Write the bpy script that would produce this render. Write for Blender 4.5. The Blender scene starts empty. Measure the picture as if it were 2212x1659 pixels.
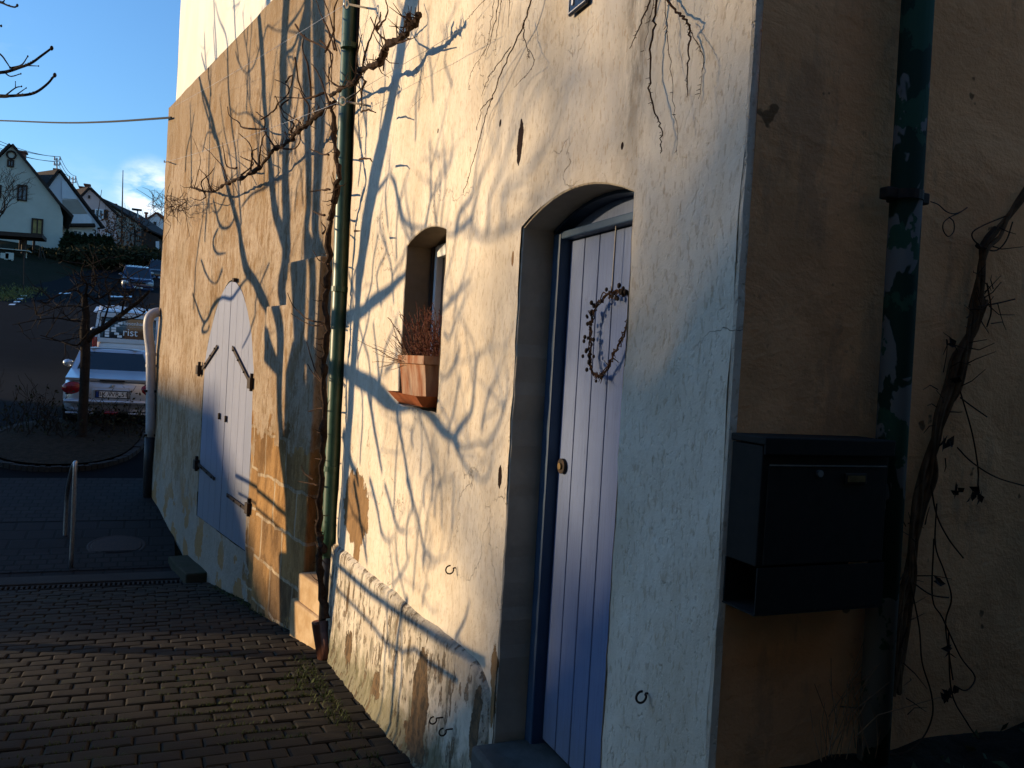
import bpy, bmesh, math, random
from mathutils import Vector, Matrix, noise, geometry
PI = math.pi
rnd = random.Random(7)
SC = bpy.context.scene
COL = SC.collection

# ------------------------------------------------------------------ camera
FPX, CX, CY = 1820.0, 1106.0, 829.5            # focal length and centre in 2212 x 1659 pixels
EYE = Vector((0, 0, 1.5))
roll = math.atan(.058); head = math.radians(22.8)
pitch = -math.atan((CY - 794) * math.cos(roll) / FPX)
F0 = Vector((math.sin(head), math.cos(head), 0)); R0 = Vector((math.cos(head), -math.sin(head), 0)); U0 = Vector((0, 0, 1))
FW = F0 * math.cos(pitch) + U0 * math.sin(pitch); U1 = U0 * math.cos(pitch) - F0 * math.sin(pitch)
RT = R0 * math.cos(roll) + U1 * math.sin(roll); UP = U1 * math.cos(roll) - R0 * math.sin(roll)
cam_d = bpy.data.cameras.new("camera"); cam = bpy.data.objects.new("camera", cam_d); COL.objects.link(cam)
cam_d.sensor_width = 36; cam_d.lens = FPX / 2212 * 36; cam_d.clip_start = .05; cam_d.clip_end = 3000
M = Matrix(((RT.x, UP.x, -FW.x), (RT.y, UP.y, -FW.y), (RT.z, UP.z, -FW.z))).to_4x4(); M.translation = EYE
cam.matrix_world = M
SC.camera = cam

# ------------------------------------------------------------------ sun, sky, exposure
PHI, ELE = math.radians(25), math.radians(8.0)
S = Vector((-math.cos(PHI) * math.cos(ELE), math.sin(PHI) * math.cos(ELE), math.sin(ELE)))   # towards the sun
sd = bpy.data.lights.new("sun", 'SUN'); sd.energy = 2.95; sd.angle = math.radians(.53); sd.color = (1, .74, .44)
sun = bpy.data.objects.new("sun", sd); COL.objects.link(sun)
sun.rotation_euler = S.to_track_quat('Z', 'Y').to_euler(); sun.location = (-20, 10, 30)
W_ = bpy.data.worlds.new("World"); SC.world = W_; W_.use_nodes = True
nt = W_.node_tree; nt.nodes.clear()
def wn(t, **k):
    n = nt.nodes.new(t)
    for a, b in k.items(): setattr(n, a, b)
    return n
sky = wn('ShaderNodeTexSky', sky_type='NISHITA'); sky.sun_disc = False
sky.sun_elevation = ELE; sky.sun_rotation = math.atan2(S.x, S.y)
sky.air_density = 1.3; sky.dust_density = .25; sky.ozone_density = 4.5; sky.altitude = 300
def pix_dir(x, y): return (FW + RT * ((x - CX) / FPX) - UP * ((y - CY) / FPX))
bg = wn('ShaderNodeBackground'); bg.inputs['Strength'].default_value = .145
out = wn('ShaderNodeOutputWorld'); tc = wn('ShaderNodeTexCoord')
nz = wn('ShaderNodeTexNoise'); nz.inputs['Scale'].default_value = 9; nz.inputs['Detail'].default_value = 8; nz.inputs['Roughness'].default_value = .6
mp = wn('ShaderNodeMapping'); mp.inputs['Scale'].default_value = (1, 1, 2.4)
nt.links.new(tc.outputs['Generated'], mp.inputs['Vector']); nt.links.new(mp.outputs['Vector'], nz.inputs['Vector'])
acc = None
for (px, py, rad, amp) in ((318, 412, .042, 1.3), (295, 455, .06, .3), (200, 470, .09, .15), (20, 75, .03, .16)):
    d = pix_dir(px, py).normalized()
    vs = wn('ShaderNodeVectorMath', operation='DISTANCE'); vs.inputs[1].default_value = d
    nt.links.new(tc.outputs['Generated'], vs.inputs[0])
    mr = wn('ShaderNodeMapRange', interpolation_type='SMOOTHSTEP')
    mr.inputs['From Min'].default_value = rad; mr.inputs['From Max'].default_value = 0; mr.inputs['To Max'].default_value = amp
    nt.links.new(vs.outputs['Value'], mr.inputs['Value'])
    if acc is None: acc = mr.outputs[0]
    else:
        mx = wn('ShaderNodeMath', operation='MAXIMUM'); nt.links.new(acc, mx.inputs[0]); nt.links.new(mr.outputs[0], mx.inputs[1]); acc = mx.outputs[0]
ml = wn('ShaderNodeMapRange'); ml.inputs['From Min'].default_value = .38; ml.inputs['From Max'].default_value = .62
nt.links.new(nz.outputs['Fac'], ml.inputs['Value'])
mm = wn('ShaderNodeMath', operation='MULTIPLY'); nt.links.new(acc, mm.inputs[0]); nt.links.new(ml.outputs[0], mm.inputs[1])
mixc = wn('ShaderNodeMixRGB'); mixc.inputs[2].default_value = (6.2, 5.8, 5.6, 1)
tint = wn('ShaderNodeMixRGB', blend_type='MULTIPLY'); tint.inputs[0].default_value = 1; tint.inputs[2].default_value = (.96, 1.0, 1.12, 1)
nt.links.new(sky.outputs[0], tint.inputs[1])
nt.links.new(mm.outputs[0], mixc.inputs[0]); nt.links.new(tint.outputs[0], mixc.inputs[1])
nt.links.new(mixc.outputs[0], bg.inputs['Color']); nt.links.new(bg.outputs[0], out.inputs['Surface'])
SC.view_settings.view_transform = 'Standard'; SC.view_settings.look = 'None'
SC.view_settings.exposure = 1.12; SC.view_settings.gamma = 1
try: SC.view_settings.use_curve_mapping = False
except Exception: pass

# ------------------------------------------------------------------ pixel -> world helpers (pixels of a 2212 x 1659 picture)
AX = 1.3                                            # the white wall stands at x = AX
RY = 1.70                                           # the ochre wall stands at y = RY
VA = math.radians(11); VO = Vector((1.38, 6.40, 0)); VE = Vector((-math.sin(VA), math.cos(VA), 0)); VN = Vector((-math.cos(VA), -math.sin(VA), 0))
def onW(x, y, off=0):
    d = pix_dir(x, y); return EYE + d * ((AX - off) / d.x)
def onR(x, y, off=0):
    d = pix_dir(x, y); return EYE + d * ((RY - off) / d.y)
def onY(x, y, Y):
    d = pix_dir(x, y); return EYE + d * (Y / d.y)
def onV(x, y, off=0):
    d = pix_dir(x, y); return EYE + d * (((VO + VN * off - EYE).dot(VN)) / d.dot(VN))
def atD(x, y, D):
    return EYE + pix_dir(x, y) * D
def vs_(p): return (p - VO).dot(VE)                 # distance along the sandstone wall
def vpt(s, z, off=0): 
    q = VO + VE * s + VN * off; return Vector((q.x, q.y, z))
PROF = [(-80, 0), (0, 0), (10.6, -1.22), (17.5, .0), (27, .63), (51, 4.6), (90, 10.7), (130, 14), (600, 22)]
def prof(y):
    for (a, b), (c, d) in zip(PROF, PROF[1:]):
        if y <= c: return b + (d - b) * (y - a) / (c - a)
    return PROF[-1][1]
def g(y):
    w = .25 if y < 14 else 1.5
    return (prof(y - w) + prof(y) * 2 + prof(y + w)) / 4
def roadL(y): return -16 if y < 40 else (-16 + (y - 40) * 9.4 / 4 if y < 44 else -6.6 + (y - 44) * .112)
def bank(x, y):
    if y < 30: return 0
    d = roadL(y) - x
    k = min(1, max(0, (y - 38) / 12))
    return k * (0 if d < 0 else 1.3 * (1 - math.exp(-d / 5)))
def onG(x, y, dz=0):
    d = pix_dir(x, y); t = .5
    while t < 300:
        p = EYE + d * t
        if p.z < g(p.y) + dz: break
        t += .02 + t * .002
    return p

# ------------------------------------------------------------------ mesh builder
class MB:
    def __init__(s): s.v = []; s.f = []
    def add(s, vs, fs):
        b = len(s.v); s.v += [tuple(v) for v in vs]; s.f += [tuple(i + b for i in f) for f in fs]
    def box(s, c, d, rot=None, bev=0):
        x, y, z = d[0] / 2, d[1] / 2, d[2] / 2
        if bev:
            b = bev; vs = []; 
            bm = bmesh.new(); bmesh.ops.create_cube(bm, size=1)
            for v in bm.verts: v.co = Vector((v.co.x * d[0], v.co.y * d[1], v.co.z * d[2]))
            bmesh.ops.bevel(bm, geom=list(bm.edges), offset=b, segments=2, affect='EDGES', profile=.5)
            bm.verts.index_update(); vs = [v.co.copy() for v in bm.verts]; fs = [[v.index for v in f.verts] for f in bm.faces]; bm.free()
        else:
            vs = [Vector((i * x, j * y, k * z)) for k in (-1, 1) for j in (-1, 1) for i in (-1, 1)]
            fs = [(0, 2, 3, 1), (4, 5, 7, 6), (0, 1, 5, 4), (2, 6, 7, 3), (0, 4, 6, 2), (1, 3, 7, 5)]
        c = Vector(c)
        s.add([(rot @ v if rot else v) + c for v in vs], fs)
    def bar(s, a, b, w, h, up=(0, 0, 1)):
        a, b = Vector(a), Vector(b); d = (b - a); L = d.length; d.normalize(); up = Vector(up)
        sd_ = d.cross(up); 
        if sd_.length < 1e-4: sd_ = d.cross(Vector((1, 0, 0)))
        sd_.normalize(); u = sd_.cross(d)
        s.box((a + b) / 2, (L, w, h), Matrix((d, sd_, u)).transposed())
    def tube(s, pts, r, n=8, cap=True):
        pts = [Vector(p) for p in pts]; m = len(pts)
        if not isinstance(r, (list, tuple)): r = [r] * m
        t0 = (pts[1] - pts[0]).normalized(); ref = Vector((0, 0, 1)) if abs(t0.z) < .9 else Vector((1, 0, 0))
        u = t0.cross(ref).normalized(); vs = []
        for i, p in enumerate(pts):
            t = (pts[min(i + 1, m - 1)] - pts[max(i - 1, 0)])
            if t.length < 1e-9: t = t0
            t.normalize(); u = (u - t * u.dot(t))
            if u.length < 1e-6: u = t.cross(Vector((1, .3, .2)))
            u.normalize(); w = t.cross(u)
            for k in range(n):
                a = 2 * PI * k / n; vs.append(p + (u * math.cos(a) + w * math.sin(a)) * r[i])
        fs = [(i * n + k, i * n + (k + 1) % n, (i + 1) * n + (k + 1) % n, (i + 1) * n + k) for i in range(m - 1) for k in range(n)]
        if cap: fs += [tuple(range(n - 1, -1, -1)), tuple((m - 1) * n + k for k in range(n))]
        s.add(vs, fs)
    def prism(s, poly, ext):
        poly = [Vector(p) for p in poly]; ext = Vector(ext); n = len(poly)
        tris = geometry.tessellate_polygon([poly])
        vs = poly + [p + ext for p in poly]
        fs = [tuple(t) for t in tris] + [tuple(i + n for i in reversed(t)) for t in tris]
        fs += [(i, (i + 1) % n, (i + 1) % n + n, i + n) for i in range(n)]
        s.add(vs, fs)
    def ball(s, c, r, n=8, sc=(1, 1, 1)):
        vs = []; fs = []; m = n // 2 + 1
        for i in range(m + 1):
            th = PI * i / m
            for k in range(n):
                a = 2 * PI * k / n
                vs.append(Vector(c) + Vector((math.sin(th) * math.cos(a) * r * sc[0], math.sin(th) * math.sin(a) * r * sc[1], math.cos(th) * r * sc[2])))
        fs = [(i * n + k, (i + 1) * n + k, (i + 1) * n + (k + 1) % n, i * n + (k + 1) % n) for i in range(m) for k in range(n)]
        s.add(vs, fs)
    def lathe(s, prof_, c, n=20):
        c = Vector(c); vs = []; m = len(prof_)
        for (r, z) in prof_:
            for k in range(n):
                a = 2 * PI * k / n; vs.append(c + Vector((r * math.cos(a), r * math.sin(a), z)))
        s.add(vs, [(i * n + k, i * n + (k + 1) % n, (i + 1) * n + (k + 1) % n, (i + 1) * n + k) for i in range(m - 1) for k in range(n)])
    def grid(s, rows):
        n = len(rows[0]); m = len(rows)
        s.add([p for r in rows for p in r], [(i * n + k, i * n + k + 1, (i + 1) * n + k + 1, (i + 1) * n + k) for i in range(m - 1) for k in range(n - 1)])
    def build(s, name, mat, parent=None, smooth=False, recalc=True, sub=0):
        me = bpy.data.meshes.new(name); me.from_pydata(s.v, [], s.f); 
        if recalc:
            bm = bmesh.new(); bm.from_mesh(me); bmesh.ops.recalc_face_normals(bm, faces=bm.faces[:]); bm.to_mesh(me); bm.free()
        me.materials.append(mat)
        if smooth: me.polygons.foreach_set('use_smooth', [True] * len(me.polygons))
        o = bpy.data.objects.new(name, me); COL.objects.link(o)
        if parent is not None:
            o.parent = parent; o.matrix_parent_inverse = Matrix.Translation(-parent_loc(parent))
        if sub:
            md = o.modifiers.new('s', 'SUBSURF'); md.levels = sub; md.render_levels = sub
        return o
def parent_loc(p):
    l = Vector((0, 0, 0))
    if p.type == 'EMPTY': l = p.location.copy()
    return l
def thing(name, label, cat, loc=(0, 0, 0), group=None):
    o = bpy.data.objects.new(name, None); COL.objects.link(o); o.location = loc; o.empty_display_size = .1
    o['label'] = label; o['category'] = cat
    if group: o['group'] = group
    return o
def tag(o, label, cat, group=None):
    o['label'] = label; o['category'] = cat
    if group: o['group'] = group
    return o
def struct(o, kind='structure', label=None, cat=None):
    o['kind'] = kind
    if label: o['label'] = label
    if cat: o['category'] = cat
    return o
def kids(o): return [c for c in bpy.data.objects if c.parent == o]
def copy_tree(o, parent=None):
    c = o.copy(); COL.objects.link(c)
    if parent is not None: c.parent = parent
    for ch in kids(o): copy_tree(ch, c)
    return c
def smooth_path(pts, k=4):
    pts = [Vector(p) for p in pts]
    if len(pts) < 3: return pts
    o = []
    P_ = [pts[0] * 2 - pts[1]] + pts + [pts[-1] * 2 - pts[-2]]
    for i in range(1, len(P_) - 2):
        a, b, c, d = P_[i - 1:i + 3]
        for j in range(k):
            t = j / k
            o.append(.5 * ((2 * b) + (c - a) * t + (2 * a - 5 * b + 4 * c - d) * t * t + (3 * b - a - 3 * c + d) * t ** 3))
    o.append(pts[-1]); return o
def lerp(a, b, t): return a + (b - a) * t
def rad_path(r, n):
    m = len(r); o = []
    for i in range(n):
        t = i / (n - 1) * (m - 1); k = min(int(t), m - 2); o.append(lerp(r[k], r[k + 1], t - k))
    return o

# ------------------------------------------------------------------ materials
def new_mat(name):
    m = bpy.data.materials.new(name); m.use_nodes = True
    return m, m.node_tree, m.node_tree.nodes['Principled BSDF']
class NB:
    def __init__(s, t): s.t = t; s.tc = t.nodes.new('ShaderNodeTexCoord').outputs['Object']
    def n(s, ty, **k):
        o = s.t.nodes.new(ty)
        for a, b in k.items(): setattr(o, a, b)
        return o
    def L(s, a, b): s.t.links.new(a, b)
    def mapped(s, sc, loc=(0, 0, 0)):
        m = s.n('ShaderNodeMapping'); m.inputs['Scale'].default_value = sc; m.inputs['Location'].default_value = loc; s.L(s.tc, m.inputs[0]); return m.outputs[0]
    def noise(s, scale, detail=6, rough=.6, sc=(1, 1, 1), loc=(0, 0, 0), dist=0):
        q = s.n('ShaderNodeTexNoise'); q.inputs['Scale'].default_value = scale; q.inputs['Detail'].default_value = detail; q.inputs['Roughness'].default_value = rough; q.inputs['Distortion'].default_value = dist
        s.L(s.mapped(sc, loc), q.inputs['Vector']); return q.outputs['Fac']
    def vor(s, scale, sc=(1, 1, 1), feat='F1'):
        q = s.n('ShaderNodeTexVoronoi', feature=feat); q.inputs['Scale'].default_value = scale; s.L(s.mapped(sc), q.inputs['Vector']); return q.outputs['Distance']
    def rng(s, v, a, b, c=0, d=1, smooth=True):
        q = s.n('ShaderNodeMapRange'); q.interpolation_type = 'SMOOTHSTEP' if smooth else 'LINEAR'
        q.inputs['From Min'].default_value = a; q.inputs['From Max'].default_value = b; q.inputs['To Min'].default_value = c; q.inputs['To Max'].default_value = d
        s.L(v, q.inputs['Value']); return q.outputs[0]
    def math(s, op, a, b=None):
        q = s.n('ShaderNodeMath', operation=op)
        for i, x in enumerate((a, b)):
            if x is None: continue
            if isinstance(x, (int, float)): q.inputs[i].default_value = x
            else: s.L(x, q.inputs[i])
        return q.outputs[0]
    def mix(s, f, a, b, mode='MIX'):
        q = s.n('ShaderNodeMixRGB', blend_type=mode)
        for i, x in enumerate((f, a, b)):
            if isinstance(x, (int, float)): q.inputs[i].default_value = x
            elif isinstance(x, tuple): q.inputs[i].default_value = (*x, 1)
            else: s.L(x, q.inputs[i])
        return q.outputs[0]
    def ell(s, cy, cz, ry, rz, k=.5, sc=14, sharp=.06):
        a = s.math('DIVIDE', s.math('SUBTRACT', s.axis(1), cy), ry); c = s.math('DIVIDE', s.math('SUBTRACT', s.axis(2), cz), rz)
        d = s.math('SQRT', s.math('ADD', s.math('MULTIPLY', a, a), s.math('MULTIPLY', c, c)))
        d = s.math('ADD', d, s.math('MULTIPLY', s.math('SUBTRACT', s.noise(sc, 5, .65), .5), k * 2)); return s.rng(d, 1.0, 1.0 - sharp)
    def axis(s, k):
        q = s.n('ShaderNodeSeparateXYZ'); s.L(s.tc, q.inputs[0]); return q.outputs[k]
    def bump(s, h, strength, dist, prev=None):
        q = s.n('ShaderNodeBump'); q.inputs['Strength'].default_value = strength; q.inputs['Distance'].default_value = dist; s.L(h, q.inputs['Height'])
        if prev is not None: s.L(prev, q.inputs['Normal'])
        return q.outputs[0]
def pmat(name, c1, c2=None, scale=6, rough=.8, bs=0, bd=.004, bst=.6, metal=0, sc=(1, 1, 1), spec=.3, coat=0):
    m, t, b = new_mat(name); N = NB(t)
    c2 = c2 or tuple(x * .7 for x in c1)
    f = N.rng(N.noise(scale, 6, .62, sc), .32, .68)
    N.L(N.mix(f, c1, c2), b.inputs['Base Color'])
    b.inputs['Roughness'].default_value = rough; b.inputs['Metallic'].default_value = metal
    b.inputs['Specular IOR Level'].default_value = spec; b.inputs['Coat Weight'].default_value = coat
    if bs: N.L(N.bump(N.noise(bs, 5, .6, sc), bst, bd), b.inputs['Normal'])
    return m
MT = {}
# white lime plaster
m, t, b = new_mat('white_plaster'); N = NB(t)
col = N.mix(N.rng(N.noise(1.6, 6, .6, (1, 1, .7)), .35, .7), (.70, .62, .50), (.56, .475, .36))
col = N.mix(N.rng(N.noise(5, 7, .7, (1, 2.2, .35)), .46, .66, 0, .32), col, (.50, .41, .30))
zc = N.axis(2); yc = N.axis(1)
# dark rain streak above the door, grey streak beside it
st = N.math('MULTIPLY', N.rng(N.math('ABSOLUTE', N.math('SUBTRACT', yc, 2.26)), .16, .03), N.rng(zc, 2.0, 2.5))
st = N.math('MULTIPLY', st, N.rng(N.noise(14, 8, .75, (1, 1, .3)), .35, .62))
col = N.mix(N.math('MULTIPLY', st, .75), col, (.13, .11, .085))
s2 = N.math('MULTIPLY', N.rng(N.math('ABSOLUTE', N.math('SUBTRACT', yc, 2.56)), .3, .12), N.rng(zc, 2.0, 2.3))
col = N.mix(N.math('MULTIPLY', s2, .45), col, (.42, .41, .40))
spk = N.rng(N.noise(60, 3, .55, (1, 1, .4)), .57, .65)
col = N.mix(N.math('MULTIPLY', spk, .38), col, (.33, .22, .12))
fl = N.rng(N.noise(24, 5, .6, (1, 1, .55), (2, 7, 3)), .53, .63)
col = N.mix(N.math('MULTIPLY', fl, .16), col, (.36, .26, .16))
low = N.rng(N.math('ADD', zc, N.math('MULTIPLY', N.noise(7, 6, .7), .8)), .55, .1)
col = N.mix(N.math('MULTIPLY', low, .35), col, (.36, .33, .28))
pb1 = onW(771, 1108); e1_ = N.ell(pb1.y + .05, pb1.z + .02, .40, .26, .5, 7); e2_ = N.ell(pb1.y - .05, pb1.z - .24, .10, .16, .6, 11)
bare = N.math('MAXIMUM', e1_, e2_)
for (px, py, ry, rz) in ((1068, 1440, .035, .085), (1066, 1520, .02, .10), (1110, 560, .012, .03)):
    q_ = onW(px, py); bare = N.math('MAXIMUM', bare, N.ell(q_.y, q_.z, ry, rz, .8, 24))
stc = N.mix(N.rng(N.noise(12, 6, .7, (1, 1, .5)), .35, .7), (.27, .16, .072), (.16, .095, .045))
col = N.mix(bare, col, stc)
ck = N.n('ShaderNodeTexVoronoi', feature='DISTANCE_TO_EDGE'); ck.inputs['Scale'].default_value = 1.7; wv_ = N.n('ShaderNodeVectorMath', operation='ADD'); nn_ = N.n('ShaderNodeTexNoise'); nn_.inputs['Scale'].default_value = 5; nn_.inputs['Detail'].default_value = 6; N.L(N.tc, nn_.inputs['Vector']); sc_v = N.n('ShaderNodeVectorMath', operation='SCALE'); sc_v.inputs['Scale'].default_value = .5; N.L(nn_.outputs['Color'], sc_v.inputs[0]); N.L(N.tc, wv_.inputs[0]); N.L(sc_v.outputs[0], wv_.inputs[1]); N.L(wv_.outputs[0], ck.inputs['Vector'])
crack = N.math('MULTIPLY', N.rng(ck.outputs['Distance'], .007, .001), N.rng(N.noise(1.3, 3, .5, loc=(8, 2, 5)), .50, .60))
col = N.mix(N.math('MULTIPLY', crack, .6), col, (.22, .17, .12))
hole = None
for (px, py, ry, rz) in ((1125, 309, .026, .095), (1081, 1031, .022, .05), (1081, 266, .012, .018), (947, 283, .010, .014), (1345, 315, .008, .012)):
    q_ = onW(px, py); e_ = N.ell(q_.y, q_.z, ry, rz, .45, 30); hole = e_ if hole is None else N.math('MAXIMUM', hole, e_)
col = N.mix(hole, col, (.02, .010, .006))
cut = N.math('SUBTRACT', 1.0, N.math('MAXIMUM', N.math('MAXIMUM', bare, hole), N.math('MULTIPLY', crack, .3)))
N.L(col, b.inputs['Base Color']); b.inputs['Roughness'].default_value = .92; b.inputs['Specular IOR Level'].default_value = .15
h0 = N.bump(cut, 1.0, .012)
h1 = N.bump(N.noise(8, 4, .55), .55, .02, h0); h1 = N.bump(N.noise(5, 5, .6, (1, 1.2, .9), (3, 3, 8), .6), .4, .018, h1)
h2 = N.bump(N.rng(N.noise(64, 3, .55, (1, 1, .6)), .30, .44), .6, .0045, h1)
h3 = N.bump(N.noise(170, 4, .65), .55, .0022, h2)
N.L(h3, b.inputs['Normal']); MT['plaster'] = m
# plinth plaster with grime
m, t, b = new_mat('plinth_plaster'); N = NB(t)
col = N.mix(N.rng(N.noise(3, 6, .6), .35, .65), (.66, .585, .47), (.50, .43, .33))
col = N.mix(N.rng(N.noise(9, 8, .75, (1, 1, .45)), .51, .62, 0, .8), col, (.17, .15, .11))
zc = N.axis(2); yc = N.axis(1)
topg = N.math('MULTIPLY', N.rng(N.math('ADD', zc, N.math('MULTIPLY', N.noise(8, 6, .7, (1, 1, .3)), .4)), .22, .5), N.rng(yc, 5.9, 4.2, .25, .85))
col = N.mix(N.math('MULTIPLY', topg, .8), col, (.17, .16, .14))
gr = N.rng(N.math('SUBTRACT', N.math('ADD', zc, N.math('MULTIPLY', yc, .115)), N.math('MULTIPLY', N.noise(9, 6, .7), .5)), .12, -.16)
col = N.mix(N.math('MULTIPLY', gr, .8), col, (.12, .115, .06))
q_ = onW(900, 1515, .06); bare = N.ell(q_.y, q_.z, .14, .26, .5, 9)
for (px, py, ry, rz) in ((740, 1400, .10, .12), (880, 1600, .16, .10), (800, 1480, .08, .09), (735, 1290, .035, .10), (1000, 1560, .05, .16)):
    q_ = onW(px, py, .09); bare = N.math('MAXIMUM', bare, N.ell(q_.y, q_.z, ry, rz, .9, 12))
fl2 = N.rng(N.noise(15, 7, .7, (1, 1, .45), (5, 1, 2)), .555, .58); bare = N.math('MAXIMUM', bare, N.math('MULTIPLY', fl2, .8))
col = N.mix(bare, col, N.mix(N.rng(N.noise(16, 6, .7), .40, .62), (.17, .11, .06), (.075, .058, .04)))
N.L(col, b.inputs['Base Color']); b.inputs['Roughness'].default_value = .95; b.inputs['Specular IOR Level'].default_value = .1
h0 = N.bump(N.math('SUBTRACT', 1.0, bare), 1.0, .012)
h = N.bump(N.noise(14, 6, .65, (1, 1, .6)), 1.0, .03, h0); h = N.bump(N.noise(60, 4, .6), .5, .004, h); N.L(h, b.inputs['Normal']); MT['plinth'] = m
# ochre roughcast
m, t, b = new_mat('ochre_roughcast'); N = NB(t)
col = N.mix(N.rng(N.noise(2.2, 6, .6), .35, .7), (.88, .43, .19), (.69, .33, .145))
col = N.mix(N.rng(N.noise(26, 5, .7), .62, .72, 0, .6), col, (.40, .19, .085))
col = N.mix(N.rng(N.noise(1.1, 7, .7, loc=(3, 1, 6)), .50, .62, 0, .45), col, (.50, .25, .11))
col = N.mix(N.rng(N.noise(3.2, 7, .7, (1.6, 1, .5), (7, 1, 2)), .54, .64, 0, .5), col, (.42, .23, .12))
col = N.mix(N.rng(N.noise(9, 3, .5, loc=(2, 2, 2)), .70, .72, 0, .8), col, (.10, .06, .03))
N.L(col, b.inputs['Base Color']); b.inputs['Roughness'].default_value = .95; b.inputs['Specular IOR Level'].default_value = .1
h = N.bump(N.noise(4, 5, .6, (1, 1, 1.3), dist=.8), .5, .02); h = N.bump(N.noise(22, 5, .6, (1, 1, 1.6)), .45, .010, h); h = N.bump(N.noise(110, 4, .6), .55, .003, h); N.L(h, b.inputs['Normal']); MT['ochre'] = m
# sandstone rendered wall
SB1 = vs_(onV(545, 1000)) + .02
m, t, b = new_mat('sandstone_render'); N = NB(t)
col = N.mix(N.rng(N.noise(1.3, 6, .6), .35, .7), (.41, .325, .24), (.32, .245, .165))
col = N.mix(N.rng(N.noise(7, 8, .75, (1.5, 1.5, .5)), .49, .62, 0, .8), col, (.20, .125, .06))
col = N.mix(N.rng(N.noise(2.4, 8, .75, (1, 1, .5), (7, 3, 1)), .49, .62, 0, .6), col, (.22, .13, .055))
col = N.mix(N.rng(N.noise(34, 5, .7, (1, 1, .5)), .52, .64, 0, .6), col, (.20, .13, .07))
zc = N.axis(2)
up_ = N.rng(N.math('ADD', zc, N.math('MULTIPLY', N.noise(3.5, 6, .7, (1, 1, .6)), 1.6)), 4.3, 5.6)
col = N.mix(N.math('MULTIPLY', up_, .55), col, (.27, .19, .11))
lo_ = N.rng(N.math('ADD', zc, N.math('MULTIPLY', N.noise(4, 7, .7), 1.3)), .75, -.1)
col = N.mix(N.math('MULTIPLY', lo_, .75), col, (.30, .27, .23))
dv = N.n('ShaderNodeVectorMath', operation='DOT_PRODUCT'); dv.inputs[1].default_value = VE; N.L(N.tc, dv.inputs[0]); sv = N.math('SUBTRACT', dv.outputs['Value'], VO.dot(VE))
cb = N.n('ShaderNodeCombineXYZ'); N.L(N.math('ADD', sv, N.math('MULTIPLY', N.noise(3, 3, .5), .12)), cb.inputs[0]); N.L(N.math('ADD', zc, N.math('MULTIPLY', N.noise(3.3, 3, .5, loc=(4, 4, 4)), .10)), cb.inputs[1])
bt_ = N.n('ShaderNodeTexBrick'); bt_.inputs['Scale'].default_value = 1; bt_.inputs['Brick Width'].default_value = .62; bt_.inputs['Row Height'].default_value = .40; bt_.inputs['Mortar Size'].default_value = .018; bt_.inputs['Mortar Smooth'].default_value = .4; bt_.inputs['Bias'].default_value = 0
bt_.inputs['Color1'].default_value = (.42, .235, .085, 1); bt_.inputs['Color2'].default_value = (.20, .115, .05, 1); bt_.inputs['Mortar'].default_value = (.46, .36, .24, 1); N.L(cb.outputs[0], bt_.inputs['Vector'])
bcol = N.mix(N.rng(N.noise(5, 7, .7, (1, 1, .4), (2, 2, 9)), .40, .62), bt_.outputs['Color'], N.mix(1, bt_.outputs['Color'], (.5, .46, .42), 'MULTIPLY'))
nzb = N.math('MULTIPLY', N.math('SUBTRACT', N.noise(4, 6, .65, loc=(1, 8, 2)), .5), 1.3)
bm_ = N.math('MULTIPLY', N.rng(N.math('ADD', sv, nzb), SB1 + .05, SB1 - .05), N.rng(N.math('ADD', zc, nzb), .82, .74))
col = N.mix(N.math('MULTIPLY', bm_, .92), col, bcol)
pt = N.rng(N.noise(2.6, 5, .55, loc=(3, 5, 1)), .54, .56)
col = N.mix(N.math('MULTIPLY', N.math('MULTIPLY', pt, lo_), .9), col, (.31, .18, .075))
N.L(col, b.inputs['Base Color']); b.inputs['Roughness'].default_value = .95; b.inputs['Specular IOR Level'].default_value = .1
h = N.bump(N.noise(7, 6, .65), .9, .03, N.bump(N.math('MULTIPLY', bt_.outputs['Fac'], bm_), .6, -.008)); h = N.bump(N.noise(40, 5, .65, (1, 1, .6)), .9, .009, h); N.L(h, b.inputs['Normal']); MT['sandwall'] = m
MT['stone'] = pmat('sandstone_block', (.40, .225, .085), (.22, .115, .04), 4, .95, 30, .006, .7, sc=(1, 1, .5), spec=.1)
MT['stone2'] = pmat('pale_sandstone_block', (.55, .40, .24), (.40, .26, .13), 5, .95, 30, .006, .7, spec=.1)
MT['mortar'] = pmat('lime_mortar', (.56, .44, .30), (.46, .35, .22), 12, .95, 40, .004, .6)
MT['upper'] = pmat('white_upper_render', (.80, .755, .66), (.74, .68, .575), 2.5, .9, 60, .004, .5, sc=(1, 1, .35), spec=.15)
MT['bare'] = pmat('bare_brown_stone', (.36, .21, .10), (.25, .14, .065), 8, .95, 35, .006, .8, spec=.1)
MT['greyrev'] = pmat('grey_reveal_plaster', (.52, .42, .30), (.42, .34, .245), 5, .95, 40, .004, .5, spec=.1)
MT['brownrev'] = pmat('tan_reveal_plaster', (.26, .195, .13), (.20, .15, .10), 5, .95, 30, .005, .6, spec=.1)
MT['hole'] = pmat('dark_hole', (.03, .018, .012), (.012, .008, .006), 30, 1, 60, .01, .8)
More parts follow.
